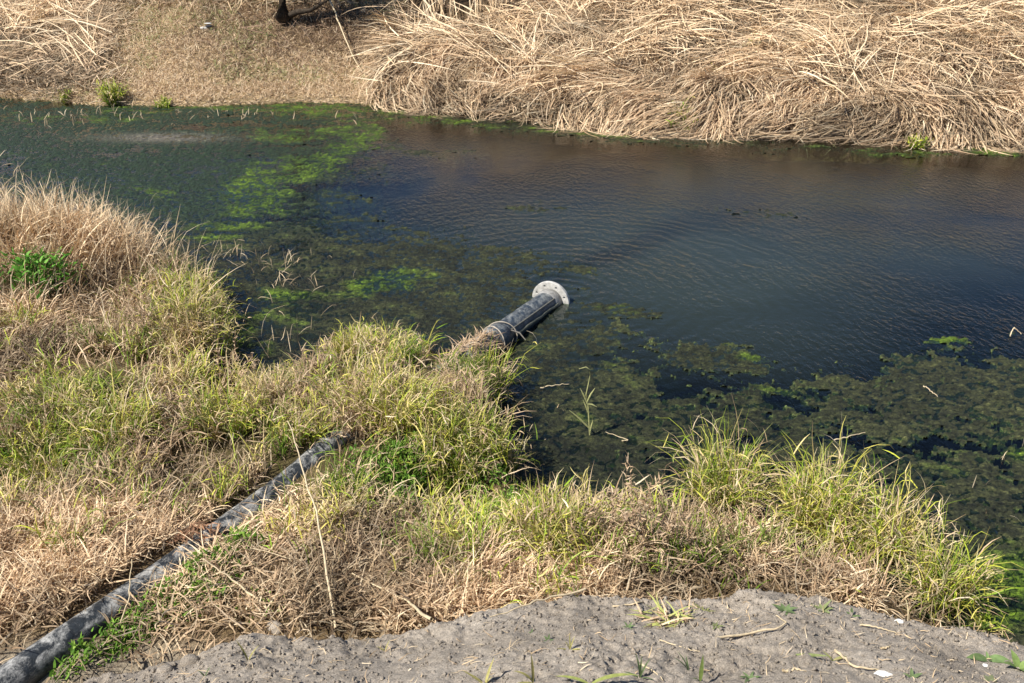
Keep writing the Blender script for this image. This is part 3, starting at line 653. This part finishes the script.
# a raised seam strip along the end section, with a pale scum line where it meets the water
V, Q = tube([along(s) + ps*RP*.80 + pu*RP*.62 for s in np.linspace(-1.2, -.15, 12)], [.010]*12, 10)
link('side_seam', mesh_np('b', rel(V), Q), plain('pale_scum', (.16,.155,.13), .7, .2, 30, .5, 1.3), pipe, True)
V, Q = tube([along(s) + ps*RP*1.0 + pu*RP*.12+np.array([0,0,.01*float(vnoise(s*9,1))]) for s in np.linspace(-1.15, -.12, 30)], [.016+.012*abs(float(vnoise(s*6,4))) for s in np.linspace(-1.15,-.12,30)], 8)
link('waterline_scum', mesh_np('b', rel(V), Q), plain('scum', (.17,.17,.13), .8, .2, 30, .5, 1.3), pipe, True)
# torn plastic straps around the joint
M_ST = plain('pale_strap', (.42,.37,.30), .6, .3, 30, .7, 1.2)
for s0, tilt in ((-1.20,.06),(-1.36,-.05)):
    pts = [along(s0+tilt*math.cos(a)) + (ps*math.cos(a)+pu*math.sin(a))*RP*1.14 for a in np.linspace(-.4, 3.4, 24)]
    V, Q = tube(pts, list(.0065+.004*vnoise(np.arange(24)*.9, s0*np.ones(24))), 8); link('strap', mesh_np('b', rel(V), Q), M_ST, pipe, True)
V, Q = tube([along(-1.22)+ps*.12+pu*.09, along(-1.15)+ps*.18+pu*.05, along(-1.13)+ps*.24-pu*.02], [.010,.009,.004], 8)
link('strap_end', mesh_np('b', rel(V), Q), M_ST, pipe, True)
# dead grass and mud caught on the pipe behind the joint
n = 420; s = rng.uniform(-2.3, -1.5, n); a = rng.uniform(.1, 3.0, n)
b = PB + pd*s[:, None] + (ps*np.cos(a)[:, None] + pu*np.sin(a)[:, None])*RP*1.05
c = pick(PINK, PINKP, n)
o = blob_obj('straw_clump', [blades(b, rng.normal(.3, 1.2, n), rng.uniform(.06, .22, n), rng.uniform(.005, .009, n), rng.uniform(.7, 1.5, n), rng.uniform(1.4, 2.3, n), c*.8, c, 4)], M_GRASS)
tag(o, 'dead straw caught over the pipe just before the strapped joint', 'straw clump')
n = 90; s = rng.normal(-LT+.75, .07, n); a = rng.uniform(.6, 2.6, n)
b = PB + pd*s[:, None] + (ps*np.cos(a)[:, None] + pu*np.sin(a)[:, None])*RP*1.05
c = np.array([.30,.17,.10])*rng.uniform(.7, 1.5, (n, 1))
o = blob_obj('leaf_clump', [blades(b, rng.uniform(0, 6.3, n), rng.uniform(.05, .14, n), rng.uniform(.007, .014, n), rng.uniform(.9, 1.5, n), rng.uniform(1.3, 2.2, n), c, c, 3)], M_GRASS)
tag(o, 'reddish dead grass blown onto the dusty part of the pipe', 'leaf clump')

# ------------------------------------------------------------------ stalks and sticks
def stalk(pix, r, label, c=(.62,.50,.32), group='dry stalks', name='dry_stalk', lift=None):
    """pix: (px, py, height above the surface)"""
    P = []
    for (px, py, hh) in pix:
        d = ray(px, py); t = np.linspace(1.5, 30, 9000); X, Y, Z = d[0]*t, d[1]*t, CZ+d[2]*t
        i = np.where(Z <= np.maximum(surf(X, Y), 0)+hh)[0][0]; P.append([X[i], Y[i], Z[i]])
    P = np.array(P); tt = np.linspace(0, len(P)-1, 14); Q_ = np.stack([np.interp(tt, range(len(P)), P[:, k]) for k in range(3)], 1)
    Q_ += rng.normal(0, r*.5, Q_.shape)
    V, Q = tube(Q_, list(np.linspace(r, r*.45, 14)), 7)
    key = tuple(round(v, 2) for v in c)
    if key not in SM: SM[key] = plain('stalk', c, .7, .2, 40, .7, 1.2)
    o = link(name, mesh_np('s', V-Q_[0], Q), SM[key], None, True); o.location = tuple(Q_[0]); tag(o, label, name.replace('_', ' '), group); return o
SM = {}
stalk([(335,627,.05),(318,520,.32),(303,470,.36),(288,420,.30)], .0075, 'longest straw stalk, leaning across the end of the pipe toward the soil')
stalk([(272,613,.04),(240,585,.12),(204,560,.22)], .0075, 'straight straw stalk slanting from the pipe down to the soil edge')
stalk([(430,618,.05),(405,600,.09),(352,573,.12)], .009, 'thick straw stalk lying at the soil edge below the big puddle')
stalk([(118,632,.03),(128,600,.18),(132,560,.2)], .005, 'thin pale stalk standing against the dusty pipe')
stalk([(355,588,.05),(300,560,.1),(250,548,.12)], .005, 'thin stalk lying in the dead grass under the long leaning stalk')
stalk([(585,590,.05),(540,600,.06),(490,618,.05)], .006, 'pale stalk along the crest of the soil in the centre')
stalk([(620,594,.012),(655,592,.015),(693,597,.012)], .007, 'long straw lying along the crest of the bare soil', group='straws on the soil')
stalk([(716,638,.012),(752,633,.015),(778,628,.02),(787,623,.012),(775,615,.01)], .006, 'hooked pale twig on the bare soil', group='straws on the soil')
stalk([(612,607,.01),(640,603,.015),(662,598,.02)], .005, 'short straw left of the low weed on the soil', group='straws on the soil')
stalk([(835,650,.01),(855,667,.015),(878,669,.01)], .007, 'bent straw beside the long lying leaf on the soil', group='straws on the soil')
stalk([(860,624,.008),(880,628,.012),(895,632,.008)], .005, 'small straw in the right half of the soil', group='straws on the soil')
stalk([(783,672,.008),(795,669,.012),(806,671,.008)], .006, 'short pale straw near the bottom edge right of the upright leaf', group='straws on the soil')
stalk([(660,640,.01),(690,650,.01),(700,651,.01)], .003, 'hair-thin straw left of the upright leaf', group='straws on the soil')
stalk([(882,648,.006),(886,647,.01),(891,646,.006)], .006, 'tiny pale chip of straw alone in the right part of the soil', group='straws on the soil')
stalk([(640,664,.01),(655,672,.01),(664,680,.01)], .004, 'thin straw between the two leafy weeds at the bottom edge', group='straws on the soil')
stalk([(598,375,.02),(622,441,.02),(628,440,.02)][1:]+[(606,432,.02)], .005, 'pale stick floating right of the lone sprig', group='sticks on the algae', name='floating_stick')
stalk([(924,386,.01),(930,390,.03),(938,397,.01)], .006, 'bent stick floating on the algae in the right', group='sticks on the algae', name='floating_stick')
stalk([(834,440,.02),(850,436,.03),(866,432,.04)], .006, 'pale stick floating above the tallest tussock', group='sticks on the algae', name='floating_stick')
stalk([(1010,336,.01),(1014,327,.08),(1021,334,.01)], .007, 'arched reed sticking out of the algae at the right edge', group='sticks on the algae', name='floating_stick')
stalk([(540,388,.01),(555,385,.02),(569,384,.01)], .006, 'pale stick floating left of the lone sprig', group='sticks on the algae', name='floating_stick')

# lone sprig in the water
p0 = at(590,436); sg = empty('water_sprig', tuple(p0)); tag(sg, 'lone yellowish sprig with a hooked stem standing in the algae', 'sprig')
M_SP = plain('sprig_green', (.36,.36,.16), .6, .2, 40, .7, 1.2)
def pt(px, py, hh, base=p0):     # a point standing at base's distance
    d = ray(px, py); t = base[1]/d[1]; return np.array([d[0]*t, base[1], CZ+d[2]*t])
pts = [pt(590,438,0), pt(588,405,0), pt(586,395,0), pt(590,377,0), pt(590,370,0), pt(586,367,0), pt(579,369,0)]
V, Q = tube(pts, [.007,.006,.006,.005,.005,.005,.003], 7); link('stem', mesh_np('s', V-p0, Q), M_SP, sg, True)
for a_, b_ in (((588,405),(580,388)), ((587,402),(595,388)), ((589,428),(569,410)), ((587,404),(597,407)), ((588,412),(583,400)), ((590,433),(593,420))):
    V, Q = tube([pt(*a_, 0), pt((a_[0]+b_[0])/2, (a_[1]+b_[1])/2-1, 0), pt(*b_, 0)], [.007,.008,.002], 6); link('leaf', mesh_np('s', V-p0, Q), M_SP, sg, True)

# ------------------------------------------------------------------ weeds on the soil
def leafmesh(L, w, t0, t1, az, K=6, fold=.25):
    n = K+1; V = []; p = np.zeros(3); h = np.array([math.cos(az), math.sin(az), 0]); b = np.array([-math.sin(az), math.cos(az), 0])
    for k in range(n):
        s = k/K; t = t0+(t1-t0)*s; d = np.array([0,0,1])*math.cos(t)+h*math.sin(t); nn = np.cross(b, d)
        ww = w*.5*(math.sin(math.pi*min(1, (s*.93+.07))**.8)+.03)
        V += [p-b*ww-nn*ww*fold, p.copy(), p+b*ww-nn*ww*fold]; p = p+d*L/K
    Q = []
    for k in range(K):
        i = 3*k; Q += [(i, i+1, i+4, i+3), (i+1, i+2, i+5, i+4)]
    return np.array(V), np.array(Q)
def weed(px, py, leaves, label, col=(.20,.36,.07), group='weeds sprouting on the bare soil', name='weed'):
    p = hit(px, py); p[2] = float(mound(p[0], p[1]))-.005; col = tuple(np.array(col)*np.array([.8,.62,.7])+.02); leaves = [(L*1.0, w*.75, a, b, c) for L, w, a, b, c in leaves]
    e = empty(name, tuple(p)); tag(e, label, 'weed', group)
    for (L, w, t0, t1, az) in leaves:
        V, Q = leafmesh(L, w, t0, t1, az)
        C = np.tile(np.array(col)*random.uniform(.8, 1.25), (len(V), 1)); me = mesh_np('leaf', V, Q, C)
        link('leaf', me, M_GRASS, e, True)
    return e
def ros(n, L, w, t0=1.1, t1=1.6, a0=0): return [(L*random.uniform(.7, 1.2), w*random.uniform(.8, 1.2), t0+random.uniform(-.15, .15), t1, a0+6.28*i/n+random.uniform(-.3, .3)) for i in range(n)]
LG = (.42,.50,.15); BL = (.13,.25,.08)
weed(700,682,[(.135,.022,.05,.15,1.4),(.06,.012,.6,1.2,3.6)], 'single upright green leaf with a dark shadow near the bottom edge')
weed(640,676,[(.12,.014,.1,.6,2.2),(.10,.012,.3,.9,.6),(.08,.012,.8,1.5,3.1),(.08,.012,.7,1.4,5.5),(.10,.012,.2,.5,1.4)], 'tufted weed at the bottom edge left of the upright leaf', BL)
weed(688,672,[(.10,.010,.3,1.2,2.5),(.09,.010,.5,1.3,2.9),(.07,.01,.3,.8,1.9)], 'thin dark bladed weed touching the upright leaf from the left', BL)
weed(533,684,[(.14,.016,.05,.3,2.0),(.10,.016,.5,1.9,2.9),(.10,.018,1.2,1.6,3.5)], 'yellow green weed with one tall folded leaf at the bottom edge', LG)
weed(485,684,[(.12,.016,.4,.7,.9),(.11,.016,1.0,1.3,2.8),(.05,.01,.5,.9,.3)], 'yellow green weed with two spread leaves, leftmost at the bottom edge', LG)
weed(590,684,[(.20,.024,1.0,1.9,.05),(.14,.02,1.1,1.8,3.0)], 'low arching bright leaf lying along the bottom edge', (.30,.44,.10))
weed(570,650,[(.08,.008,.2,.5,1.7),(.07,.008,.3,.7,.8),(.06,.01,1.2,1.6,6.2),(.06,.01,1.2,1.6,3.2),(.05,.008,.4,.9,2.6)], 'spindly pale sprout in the middle of the soil', LG)
weed(548,641,ros(5,.035,.014), 'tiny grey green rosette left of the spindly sprout', BL)
weed(532,633,ros(4,.025,.010), 'tiniest rosette in the centre of the soil', BL)
weed(628,628,ros(6,.04,.012,1.2), 'small dark rosette below the withered stems', BL)
weed(703,610,ros(9,.06,.020,1.0), 'leafy low weed right of the withered stems', (.24,.32,.10))
weed(716,628,ros(6,.035,.014,1.0)+[(.04,.006,.1,.2,0)], 'tiny sprout above the hooked twig', (.2,.3,.1))
weed(785,611,ros(7,.06,.026,1.0), 'dark green rosette at the top of the soil right of the leafy weed', BL)
weed(822,610,ros(7,.055,.022,1.0)+[(.08,.02,.5,.9,.3)], 'pale green weed with an upward leaf at the top of the soil', (.26,.40,.14))
weed(852,615,ros(5,.05,.020,1.2), 'flat rosette just right of the pale weed at the top of the soil', BL)
weed(790,656,[(.17,.026,1.45,1.65,-.05)], 'long single leaf lying flat left of the bent straw', (.26,.40,.12))
weed(833,660,[(.07,.02,1.2,1.7,.3),(.06,.014,.8,1.5,2.4)], 'small folded leaf beside the bent straw', (.30,.40,.12))
weed(750,679,ros(6,.045,.016,1.0), 'small dark sprout right of the upright leaf at the bottom edge', BL)
weed(988,660,[(.10,.062,1.25,1.75,3.1),(.10,.066,1.15,1.9,-.25),(.04,.02,.6,1.2,1.6),(.035,.02,.7,1.3,4.6)], 'seedling with two broad round leaves at the right', (.17,.34,.10))
weed(912,677,ros(5,.045,.022,1.1), 'small blue green seedling beside the white scrap', BL)
weed(990,681,ros(6,.04,.022,1.1), 'small pale seedling below the two-leaved one', (.2,.3,.13))
weed(222,637,[(.13,.012,.05,.25,1.4),(.07,.01,.4,.9,3.3)], 'thin green shoot at the soil edge left of the soil bump', LG)
weed(248,660,[(.12,.012,.3,.9,2.6),(.09,.012,.5,1.2,.7)], 'yellow shoot bending over the left end of the soil', LG)
weed(80,672,[(.16,.016,.1,.5,2.2)], 'single bright green blade in front of the lowest stretch of pipe', (.28,.50,.08))
weed(205,675,[(.06,.012,.3,.9,.6),(.05,.01,.5,1.1,2.9)], 'small dark sprout on the left end of the soil', BL)
weed(385,650,[(.06,.010,.4,.9,.9),(.05,.01,.8,1.3,2.9)], 'lone small yellow sprout on the soil left of centre', LG)
weed(1018,668,ros(4,.12,.05,.8,1.3), 'broad bright leaves at the right edge of the soil', (.22,.42,.10))
# withered stems
p = hit(668,622); n = 60
c = pick(PINK, PINKP, n)*1.05; m_ = rng.uniform(0, 1, n) < .35; c[m_] = np.array([.45,.48,.16])
b = p + rng.normal(0, .035, (n, 3))*np.array([1.4, 1, .2])
o = blob_obj('withered_weed', [blades(b, rng.choice([0.1,3.0,1.9,4.2], n)+rng.normal(0, .35, n), rng.uniform(.05, .17, n), rng.uniform(.006, .012, n), rng.uniform(.9, 1.4, n), rng.uniform(1.3, 1.8, n), c, c, 4, None, lambda x, y: mound(x, y))], M_GRASS, tuple(p))
tag(o, 'withered yellow and brown weed flattened on the soil', 'weed', 'weeds sprouting on the bare soil')
# broadleaf weed in the straw mound
p = hit(42,296); n = 750
b = p + np.stack([rng.normal(0, .17, n), rng.normal(0, .13, n), rng.uniform(.02, .42, n)], 1)
c = np.array([[.10,.27,.03],[.15,.34,.05],[.07,.19,.02]])[rng.integers(0, 3, n)]*rng.uniform(.8, 1.2, (n, 1))
bl = empty('broadleaf_weed', tuple(p)); tag(bl, 'bushy deep green weed in the dry straw at the left edge', 'weed')
V, Q, C = blades(b-p, rng.uniform(0, 6.28, n), rng.uniform(.05, .10, n), rng.uniform(.02, .034, n), rng.uniform(.4, 1.2, n), rng.uniform(1.0, 1.9, n), c, c*1.1, 3)
link('foliage', mesh_np('foliage', V, Q, C), M_GRASS, bl)
b = np.zeros((26, 3)); c = np.tile([.16,.22,.06], (26, 1))
V, Q, C = blades(b, rng.uniform(0, 6.28, 26), rng.uniform(.15, .32, 26), np.full(26, .007), rng.uniform(.1, .8, 26), rng.uniform(.3, 1., 26), c, c, 4, mode='stem')
link('stem', mesh_np('stem', V, Q, C), M_GRASS, bl)
# dead bronze weeds between centre and right
def deadweed(px, py, h_, n, label):
    p = hit(px, py); P = []
    b = np.tile(p, (n, 1))+rng.normal(0, .07, (n, 3))*np.array([1, 1, 0]); b[:, 2] = height(b[:, 0], b[:, 1])
    az = rng.uniform(0, 6.28, n); t0 = rng.uniform(0, .4, n); L = h_*rng.uniform(.6, 1.1, n)
    c = np.tile([.20,.13,.08], (n, 1))*rng.uniform(.7, 1.6, (n, 1))
    P.append(blades(b, az, L, np.full(n, .006), t0, t0+.5, c, c*1.3, 5, kink=.1, mode='stem'))
    V = P[0][0].reshape(n, 6, 2, 3).mean(2)
    m_ = n*26; i = rng.integers(0, n, m_); s = rng.uniform(.3, 1, m_)*5; k0 = np.minimum(s.astype(int), 4); f = (s-k0)[:, None]
    q = V[i, k0]*(1-f)+V[i, k0+1]*f
    c = pick(PINK, PINKP, m_)*rng.uniform(.6, 1.05, (m_, 1))
    P.append(blades(q, rng.uniform(0, 6.28, m_), rng.uniform(.02, .07, m_), rng.uniform(.006, .013, m_), rng.uniform(.3, 1.8, m_), rng.uniform(1, 2.5, m_), c, c, 2))
    o = blob_obj('dead_weed', P, M_GRASS, tuple(p)); tag(o, label, 'dead weed', 'dead bronze weeds on the near bank')
deadweed(610,545,.55,12,'branching bronze dead weed at the water left of the green tussocks')
deadweed(650,560,.5,12,'bushy brown dead weed leaning over the straw, right of the branching one')
deadweed(765,520,.42,10,'brown dead weed wedged between two green tussocks')
deadweed(575,560,.4,9,'low brown dead weed beside the sparse yellow tussock')
deadweed(150,350,.5,12,'tall brown seed stems beside the yellow bank corner tussock')
deadweed(175,430,.5,14,'brown seed stems standing in the middle of the left-hand green growth')
deadweed(245,395,.45,10,'brown stems at the water behind the mixed green tussock')
deadweed(395,395,.45,10,'brown stems rising out of the big yellow tussock by the pipe')
deadweed(135,250,.45,5,'thin seed head standing against the dark water by the straw mound')

# ------------------------------------------------------------------ litter, scraps, clods
def rock(name, p, r, m, label, cat, group=None, sq=(1,.8,.5), rz=0):
    me = bpy.data.meshes.new(name); import bmesh; bm = bmesh.new(); bmesh.ops.create_icosphere(bm, subdivisions=3, radius=1)
    for v in bm.verts:
        k = 1+.35*float(fbm(v.co.x*1.5+p[0]*7, v.co.y*1.5+v.co.z*1.3, 3, 3)); v.co = Vector((v.co.x*sq[0], v.co.y*sq[1], v.co.z*sq[2]))*k*r
    bm.to_mesh(me); bm.free(); o = link(name, me, m, None, True); o.location = tuple(p); o.rotation_euler = (0,0,rz); tag(o, label, cat, group); return o
M_WH = plain('white_scrap', (.80,.78,.72), .6, .3, 30, .85, 1.1)
q = hit(883,675); q[2] = float(mound(q[0], q[1]))+.004; rock('paper_scrap', q, .036, M_WH, 'torn white scrap lying on the soil at the bottom edge', 'scrap', None, (1,.45,.12), -.1)
q = hit(899,621); q[2] = float(mound(q[0], q[1]))+.006; rock('pale_chip', q, .022, M_WH, 'small white chip on the soil near the right-hand tussock', 'chip', None, (1,.7,.3))
q = hit(985,666); q[2] = float(mound(q[0], q[1])); rock('pale_chip', q, .014, M_WH, 'tiny cream chip just below the two-leaved seedling', 'chip', None, (1,.7,.4))
M_CL = bpy.data.materials['dry_clay_soil']
for (px, py, r_, lab) in [(457,615,.040,'dark clod perched on the soil edge right of the thick straw stalk'),(462,609,.026,'smaller clod against the dark clod on the soil edge'),(275,628,.05,'large clod on the bump at the left end of the soil'),(190,662,.045,'grey clod at the lower left end of the soil'),(165,672,.04,'clod left of the grey clod by the green cover'),(30,676,.05,'grey clod against the buried end of the pipe')]:
    q = hit(px, py); rock('soil_clod', q, r_, M_CL, lab, 'clod', 'clods on the soil edge', (1,.8,.75), px*.1)
q = hit(207,30); lt = empty('litter', tuple(q)); tag(lt, 'small white and black piece of litter on the far bank left of the tree trunk', 'litter')
def ob(name, r, sq, m, loc, par):
    o = rock(name, q, r, m, None, None, None, sq, .3); o.parent = par; o.location = loc; return o
ob('white_bag', .085, (1.1,.6,.5), M_WH, (-.05,0,.04), lt); ob('dark_flap', .08, (1,.7,.35), plain('dark_flap', (.03,.03,.035)), (.07,-.02,.09), lt); ob('paper_flap', .06, (1.3,.5,.25), M_WH, (.05,.0,.15), lt)
# crumbs of soil and chips of straw strewn over the mound
import bmesh
tet = np.array([[1,0,-.4],[-.5,.87,-.4],[-.5,-.87,-.4],[0,0,1.],[.2,.3,-1.0]]); tf = np.array([[0,1,3],[1,2,3],[2,0,3],[1,0,4],[2,1,4],[0,2,4]])
n = 26000; x = rng.uniform(-3.2, 3.2, n); y = rng.uniform(2.2, 4.4, n); z = mound(x, y); ok = (z > height(x, y)+.01) & (fbm(x*2, y*2, 3, 61)+.8*(rng.uniform(0,1,n)-.5) > -.15); x, y, z = x[ok], y[ok], z[ok]; n = len(x)
r_ = .003+.014*rng.uniform(0, 1, n)**3; a = rng.uniform(0, 6.28, n)
T = tet[None]*rng.uniform(.6, 1.3, (n, 5, 1)); T = np.stack([T[...,0]*np.cos(a)[:,None]-T[...,1]*np.sin(a)[:,None], T[...,0]*np.sin(a)[:,None]+T[...,1]*np.cos(a)[:,None], T[...,2]*.75], -1)
V = T*r_[:, None, None]+np.stack([x, y, z+r_*.3], 1)[:, None]
o = link('soil_crumbs', mesh_np('crumbs', V.reshape(-1, 3), (tf[None]+5*np.arange(n)[:, None, None]).reshape(-1, 3)), M_CL); tag(o, 'loose crumbs of dry soil over the bare mound', 'soil crumbs', kind='stuff')
n = 3200; x = rng.uniform(-3.2, 3.2, n); y = rng.uniform(2.2, 4.4, n); ok = fbm(x*1.5+9, y*1.5, 3, 64)+.6*(rng.uniform(0,1,n)-.5) > .0; x, y = x[ok], y[ok]; n = len(x)
c = pick(STRAW[[0,1,2,5]], STRAWP[[0,1,2,5]], n)*.95
o = blob_obj('straw_litter', [blades(np.stack([x, y, mound(x, y)+.004], 1), rng.uniform(0, 6.28, n), rng.uniform(.015, .07, n), rng.uniform(.002, .0055, n), np.full(n, 1.45), np.full(n, 1.6), c, c, 3, None, lambda x, y: mound(x, y), .1, .5)], M_GRASS)
tag(o, 'broken bits of straw strewn on the bare soil', 'straw litter', kind='stuff')

# ------------------------------------------------------------------ tree on the far bank
p = hit(284,24); tr = empty('tree', (p[0], p[1], p[2]-.1)); tag(tr, 'dark trunked tree standing at the top of the far bank', 'tree')
M_BK = plain('dark_bark', (.055,.042,.030), .9, .1, 14, .5, 1.6, .03)
tp = [(0,0,0),(0,0,.25),(.02,0,.9),(-.05,.05,2.0),(-.02,.1,3.2),(.1,.2,4.6),(.15,.2,6.2)]
V, Q = tube(tp, [.30,.21,.19,.17,.14,.09,.03], 14, wob=.3); link('trunk', mesh_np('t', V, Q), M_BK, tr, True)
tips = []
for i in range(15):
    z0 = random.uniform(1.9, 5.2); a = random.uniform(0, 6.28); L = random.uniform(1.2, 2.6); pts = [np.array([0, .05+z0*.03, z0])]; d = np.array([math.cos(a)*.8, math.sin(a)*.8, .7])
    for k in range(5):
        pts.append(pts[-1]+d*L/5); d = d+np.array([random.uniform(-.2,.2), random.uniform(-.2,.2), random.uniform(-.1,.15)]); tips.append(pts[-1])
    V, Q = tube(pts, [.05,.04,.03,.022,.015,.006], 8); link('limb', mesh_np('l', V, Q), M_BK, tr, True)
# a low forked limb at the trunk's right
V, Q = tube([(0.05,0,.25),(.35,-.05,.38),(.7,-.05,.42),(1.3,0,.75)], [.09,.07,.05,.02], 10, wob=.3); link('limb', mesh_np('l', V, Q), M_BK, tr, True)
n = 9000; tt = np.array(tips)[rng.integers(0, len(tips), n)] + rng.normal(0, .38, (n, 3))
c = np.array([[.06,.10,.03],[.09,.12,.035],[.12,.10,.05]])[rng.integers(0, 3, n)]*rng.uniform(.7, 1.3, (n, 1))
V, Q, C = blades(tt, rng.uniform(0, 6.28, n), rng.uniform(.06, .14, n), rng.uniform(.03, .05, n), rng.uniform(.3, 2.4, n), rng.uniform(.6, 2.8, n), c, c, 2)
link('crown', mesh_np('crown', V, Q, C), M_GRASS, tr)
# twigs lying in the litter under the tree
n = 260; x, y, z, px, py, d = far_points(60000); w_ = blobs([(330,25,110,30,0,1),(230,30,60,25,0,.5)], px, py); i = rng.choice(len(x), n, p=w_/w_.sum())
c = np.array([.15,.10,.065])*rng.uniform(.6, 2.2, (n, 1))
o = blob_obj('twigs', [blades(np.stack([x[i], y[i], z[i]+.03], 1), rng.choice([-2.2, .2, 2.6], n)+rng.normal(0, .5, n), rng.uniform(.3, 1.1, n), rng.uniform(.012, .028, n), rng.uniform(1.2, 1.5, n), rng.uniform(1.2, 1.6, n), c, c, 5, normals(x[i], y[i]), height, .15, .3, 'stem')], M_REED)
tag(o, 'dark fallen twigs in the leaf litter below the tree', 'twigs', kind='stuff')
stalk([(330,0,.35),(338,20,.3),(350,50,.25),(362,72,.1)], .022, 'long pale cane leaning down the litter right of the tree trunk', name='dry_cane', group=None)

# ------------------------------------------------------------------ light
EL, AZ = R(50), math.atan2(-.50, -.86)      # direction from the scene to the sun
sd_ = Vector((math.cos(EL)*math.cos(AZ), math.cos(EL)*math.sin(AZ), math.sin(EL)))
sl = bpy.data.lights.new('sun', 'SUN'); sl.energy = 5.0; sl.angle = R(.53); sl.color = (1, .955, .88)
so = bpy.data.objects.new('sun', sl); COL.objects.link(so); so.rotation_euler = (-sd_).to_track_quat('-Z', 'Y').to_euler()
w = bpy.data.worlds.new('World'); scn.world = w; w.use_nodes = True; nt = w.node_tree
bg = nt.nodes['Background']; sk = nt.nodes.new('ShaderNodeTexSky'); sk.sky_type = 'NISHITA'; sk.sun_disc = False
sk.sun_elevation = EL; sk.sun_rotation = math.pi/2 - AZ; sk.air_density = .8; sk.dust_density = .1; sk.ozone_density = 5.0
nt.links.new(sk.outputs[0], bg.inputs[0]); bg.inputs[1].default_value = .075
scn.view_settings.view_transform = 'Standard'; scn.view_settings.look = 'None'; scn.view_settings.exposure = .55; scn.view_settings.gamma = 1
scn.render.engine = 'CYCLES'; scn.cycles.use_denoising = True
scn.cycles.max_bounces = 6; scn.cycles.transparent_max_bounces = 12
